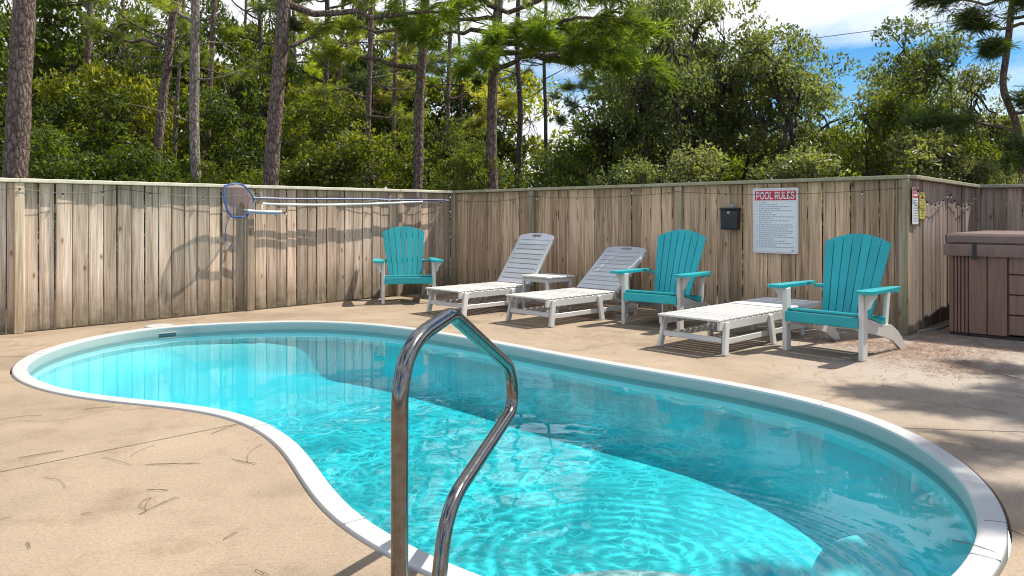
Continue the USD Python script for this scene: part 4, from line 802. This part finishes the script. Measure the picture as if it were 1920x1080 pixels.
#          H   R   z0   ncl per ls   name        leafmat   bark   trunk stems lean cat
kinds = {'oakA': (5., 2.2, 1.0, 150, 66, .100, 'oak_tree', LEAF_OAK, BARK_O, .085, 3, (.1, 0), 'tree', (.24, .42)),
         'oakB': (5., 2.0, 1.5, 125, 66, .098, 'oak_tree', LEAF_OAK, BARK_O, .075, 2, (-.12, 0), 'tree', (.22, .38)),
         'oakC': (4., 2.0, .5, 125, 66, .098, 'oak_tree', LEAF_BUSH, BARK_O, .05, 4, (0, 0), 'tree', (.24, .4)),
         'bushA': (3., 1.6, .2, 100, 64, .108, 'evergreen_shrub', LEAF_BUSH, BARK_O, .03, 5, (0, 0), 'shrub', (.22, .4)),
         'bushD': (3., 1.6, .2, 110, 68, .098, 'evergreen_shrub', LEAF_OAK, BARK_O, .03, 5, (0, 0), 'shrub', (.22, .4)),
         'bushB': (3.2, 1.6, .3, 95, 64, .113, 'leafy_shrub', LEAF_LIME, BARK_O, .03, 4, (0, 0), 'shrub', (.22, .4)),
         'bushC': (4.5, 1.8, .8, 110, 62, .115, 'understory_tree', LEAF_BUSH, BARK_O, .045, 2, (.05, 0), 'tree', (.24, .42))}
for a in [('oakA', 'tall oak whose crown meets the sky left of the blue patch', 1290, 17.5, 6.5, 1.9, .3, 51), ('oakB', 'oak with a leaning dark trunk above the black box', 1450, 15.5, 5.0, 1.75, 1.0, 52),
          ('oakA', 'dense oak crown above the pool rules sign', 1545, 17.0, 4.3, 1.5, 2.2, 0), ('oakA', 'tallest oak, its crown running out of the top above the second lounger', 1262, 19.0, 7.4, 1.9, 4.9, 0), ('oakB', 'oak filling the canopy between the tall oak and the leaning trunk', 1395, 17.0, 5.0, 1.4, 2.6, 0),
          ('oakC', 'rounded pale olive oak above the right-hand chair', 1625, 15.0, 3.9, 1.35, .4, 53),
          ('oakB', 'taller oak right of the sky notch, above the fence corner', 1735, 18.0, 5.5, 1.8, 3.6, 0), ('oakA', 'dark oak partly behind the crooked pine at right', 1830, 17.5, 4.6, 1.5, 4.4, 0),
          ('oakC', 'bushy oak right of the bright pine, over the second lounger', 1130, 16.5, 3.7, 1.6, 1.7, 0), ('oakA', 'shadowed oak with open branches behind the middle chair', 1235, 16.0, 5.9, 1.8, 5.2, 0),
          ('oakC', 'low dark oak bush behind the steep lounger', 880, 17.5, 3.3, 1.5, 2.9, 0), ('oakC', 'small dark oak bush left of the bright pine trunk', 850, 14.6, 2.7, .9, .7, 0),
          ('oakB', 'loose oak high behind the bright needle sprays', 1180, 20.5, 5.9, 1.9, 2.0, 0), ('oakB', 'sparse oak silhouetted against the cloud above the corner post', 1690, 21.0, 5.2, 1.6, .2, 0)]:
    oak(*a)
for a in [('bushD', 'dark glossy shrub directly behind the fence left of the lock box', 1300, 13.5, 2.3, 1.2, .2, 64), ('bushB', 'bright lime shrub glowing behind the fence under the oaks', 1420, 19.5, 3.0, 1.5, .9, 62),
          ('bushD', 'dark shrub topping the fence behind the pool rules sign', 1480, 13.0, 2.25, 1.2, 1.9, 0), ('bushB', 'sunny shrub seen between oak trunks behind the right-hand chair', 1590, 20.0, 3.3, 1.6, 2.5, 0),
          ('bushD', 'broad dull green shrub behind the fence corner post', 1745, 12.5, 2.5, 1.35, 3.3, 0), ('bushB', 'yellow-green sunlit shrub beside the crooked pine trunk', 1862, 16.0, 2.9, 1.0, 4.1, 0),
          ('bushD', 'low dark shrub behind the hot tub fence at the right edge', 1850, 12.6, 2.05, .9, 5.0, 0), ('bushB', 'lime green bush at the right picture edge behind the tub', 1945, 17.0, 3.2, 1.2, 1.2, 0),
          ('bushC', 'glossy evergreen rising behind the second lounger', 1040, 15.0, 2.5, 1.0, .3, 63), ('bushD', 'dark bush low behind the middle chair', 1170, 13.4, 2.1, 1.1, 2.2, 0),
          ('bushB', 'yellowish bush between the corner chair and steep lounger', 740, 18.0, 2.9, 1.3, 3.0, 0), ('bushA', 'bushy evergreen just left of the corner chair', 640, 15.0, 2.7, 1.3, 1.5, 61),
          ('bushC', 'broad leafy tree between reddish trunk and corner chair', 600, 18.5, 4.2, 1.7, 4.4, 0), ('bushA', 'low bush at the foot of the reddish leaning pine', 560, 14.8, 2.2, 1.1, .8, 0),
          ('bushC', 'big leafy tree filling the gap left of the reddish pine', 445, 17.5, 4.0, 1.7, 2.0, 0), ('bushB', 'lime shrub lit behind the thin stems by the net', 420, 19.5, 3.2, 1.5, 5.4, 0),
          ('bushA', 'dark bush just behind the fence left of the net', 420, 13.2, 2.0, 1.0, 2.7, 0), ('bushC', 'large mid green tree between far left trunk and curving pine', 170, 15.5, 3.7, 1.7, 3.9, 0),
          ('bushB', 'bright yellow-green tree high in the left woods', 225, 18.0, 4.6, 1.6, .6, 0), ('bushA', 'dense shrub above the fence near the far left trunk', 120, 12.6, 2.4, 1.3, 4.9, 0),
          ('bushA', 'shrub above the fence left of the curving pine', 235, 13.6, 2.3, 1.2, 1.1, 0), ('bushC', 'leafy tree at the far left picture edge', -40, 14.0, 3.6, 1.6, .2, 0), ('bushB', 'lime shrub beside the far left pine trunk', 85, 17.0, 3.6, 1.3, 2.3, 0),
          ('bushC', 'shaded tree behind the thin stems right of the curving pine', 340, 20.0, 4.8, 2.0, 1.4, 0), ('bushA', 'bush filling the gap under the curving pine', 330, 15.0, 2.2, 1.1, 5.9, 0)]:
    oak(*a)
rng = np.random.default_rng(77)
for k in range(30):
    px = -250 + k * 70 + rng.uniform(-25, 25); y = rng.uniform(23, 34); left = px < 950
    oak(['bushC', 'bushB', 'oakC', 'bushA'][k % 4], 'deep green tree in the dense wood far behind the fence', px, y, rng.uniform(4.2, 7.2) if left else rng.uniform(3., 4.6), rng.uniform(2.2, 3.), rng.uniform(0, 6.28), 0, group='trees filling the far wood')
for k in range(9):
    px = -120 + k * 102 + rng.uniform(-20, 20); y = rng.uniform(20, 27)
    oak(['bushC', 'oakC'][k % 2], 'tall leafy tree in the upper left wood behind the pines', px, y, rng.uniform(6.5, 9), rng.uniform(1.8, 2.4), rng.uniform(0, 6.28), 0, group='tall trees behind the left pines')

# power line
PW = obj('power_line', tube(smooth_line([tp(1380, 96, 40), tp(1500, 75.5, 38), tp(1640, 57, 36), tp(1800, 37, 33), tp(1980, 10, 30)], 30), .016, 6), WIRE)
tag(PW, 'single power line crossing the cloudy sky at upper right', 'cable')

# ------------------------------------------------------------------ pine litter on the deck
rng = np.random.default_rng(21)
twigs = [((0, 788), (80, 779)), ((157, 769), (214, 764)), ((35, 860), (120, 846)), ((192, 859), (250, 872)), ((273, 872), (372, 869)), ((434, 862), (478, 872)), ((82, 897), (118, 915)), ((262, 966), (340, 932)), ((276, 920), (312, 921)), ((245, 856), (285, 836)), ((420, 1013), (444, 1000)), ((395, 815), (445, 796)), ((0, 976), (18, 972)), ((152, 966), (170, 964)), ((50, 1018), (56, 1030)), ((466, 868), (486, 835)), ((275, 958), (283, 933)), ((478, 1070), (500, 1079)),
         ((1845, 990), (1890, 996)), ((1785, 1028), (1860, 1050)), ((1860, 700), (1915, 712)), ((1790, 762), (1880, 775)), ((1880, 990), (1920, 1008)), ((1905, 745), (1920, 748))]
for k, (a, b) in enumerate(twigs):
    p, q = ground(*a), ground(*b); m = MB(); L = np.linalg.norm(q - p); lift = .03 if k in (18, 19) else .004
    for _ in range(2 if k % 3 else 1):
        j = rng.normal(0, .03 * L + .0015, (3, 2)); mid = (p + q) / 2 + rng.normal(0, .05 * L, 2)
        m.tube(smooth_line([[*(p + j[0] * .3), lift], [*(mid + j[1]), lift + .003], [*(q + j[2] * 1.5), lift]], 7), .0009, 4)
    tag(obj('fallen_needles', m, TWIG), 'thin brown pine needle bundle lying on the tan deck left of the pool' if k < 18 else 'brown pine needles lying near the right rim of the pool', 'pine needles', 'needle bundles fallen left of the pool' if k < 18 else 'needles fallen at the right rim')
def litter(n, cpx, spread):
    out = []
    while len(out) < n:
        c = cpx[rng.integers(len(cpx))]; g = ground(*c); p = g + rng.normal(0, 1, 2) * spread
        if deckp.contains(Point(*p)) and not pout.buffer(.02).contains(Point(*p)): out.append(p)
    p = np.array(out); a = rng.uniform(0, np.pi * 2, n); L = rng.uniform(.05, .14, n); d = np.column_stack([np.cos(a), np.sin(a)]); s = np.column_stack([-d[:, 1], d[:, 0]]) * .0016
    z0 = rng.uniform(.003, .012, n)[:, None]; P3 = lambda q, z: np.column_stack([q, z])
    bend = s / .0016 * rng.normal(0, .012, n)[:, None]
    v = np.stack([P3(p - d * L[:, None] / 2 - s, z0), P3(p - d * L[:, None] / 2 + s, z0), P3(p + bend + s, z0 + .006), P3(p + bend - s, z0 + .006), P3(p + d * L[:, None] / 2, z0)], 1).reshape(-1, 3); i = np.arange(n) * 5
    return v, np.vstack([np.stack([i, i + 1, i + 2], 1), np.stack([i, i + 2, i + 3], 1), np.stack([i + 3, i + 2, i + 4], 1)])
tag(obj('pine_litter', litter(3200, [(1610, 640), (1650, 648), (1700, 660), (1740, 648), (1760, 655), (1800, 668), (1690, 668), (1830, 690), (1780, 690), (1880, 655), (1725, 625), (1560, 640)], .22), NEEDLE_D), 'orange-brown pine straw drifted against the fence foot by the tub', 'pine straw', kind='stuff')
tag(obj('scattered_litter', litter(500, [(1000, 590), (1150, 640), (760, 565), (1700, 700), (1800, 720), (1400, 690), (1240, 625), (900, 580), (1880, 760), (1060, 632)], .45), NEEDLE_D), 'sparse brown pine needles scattered over the far deck', 'pine needles', kind='stuff')
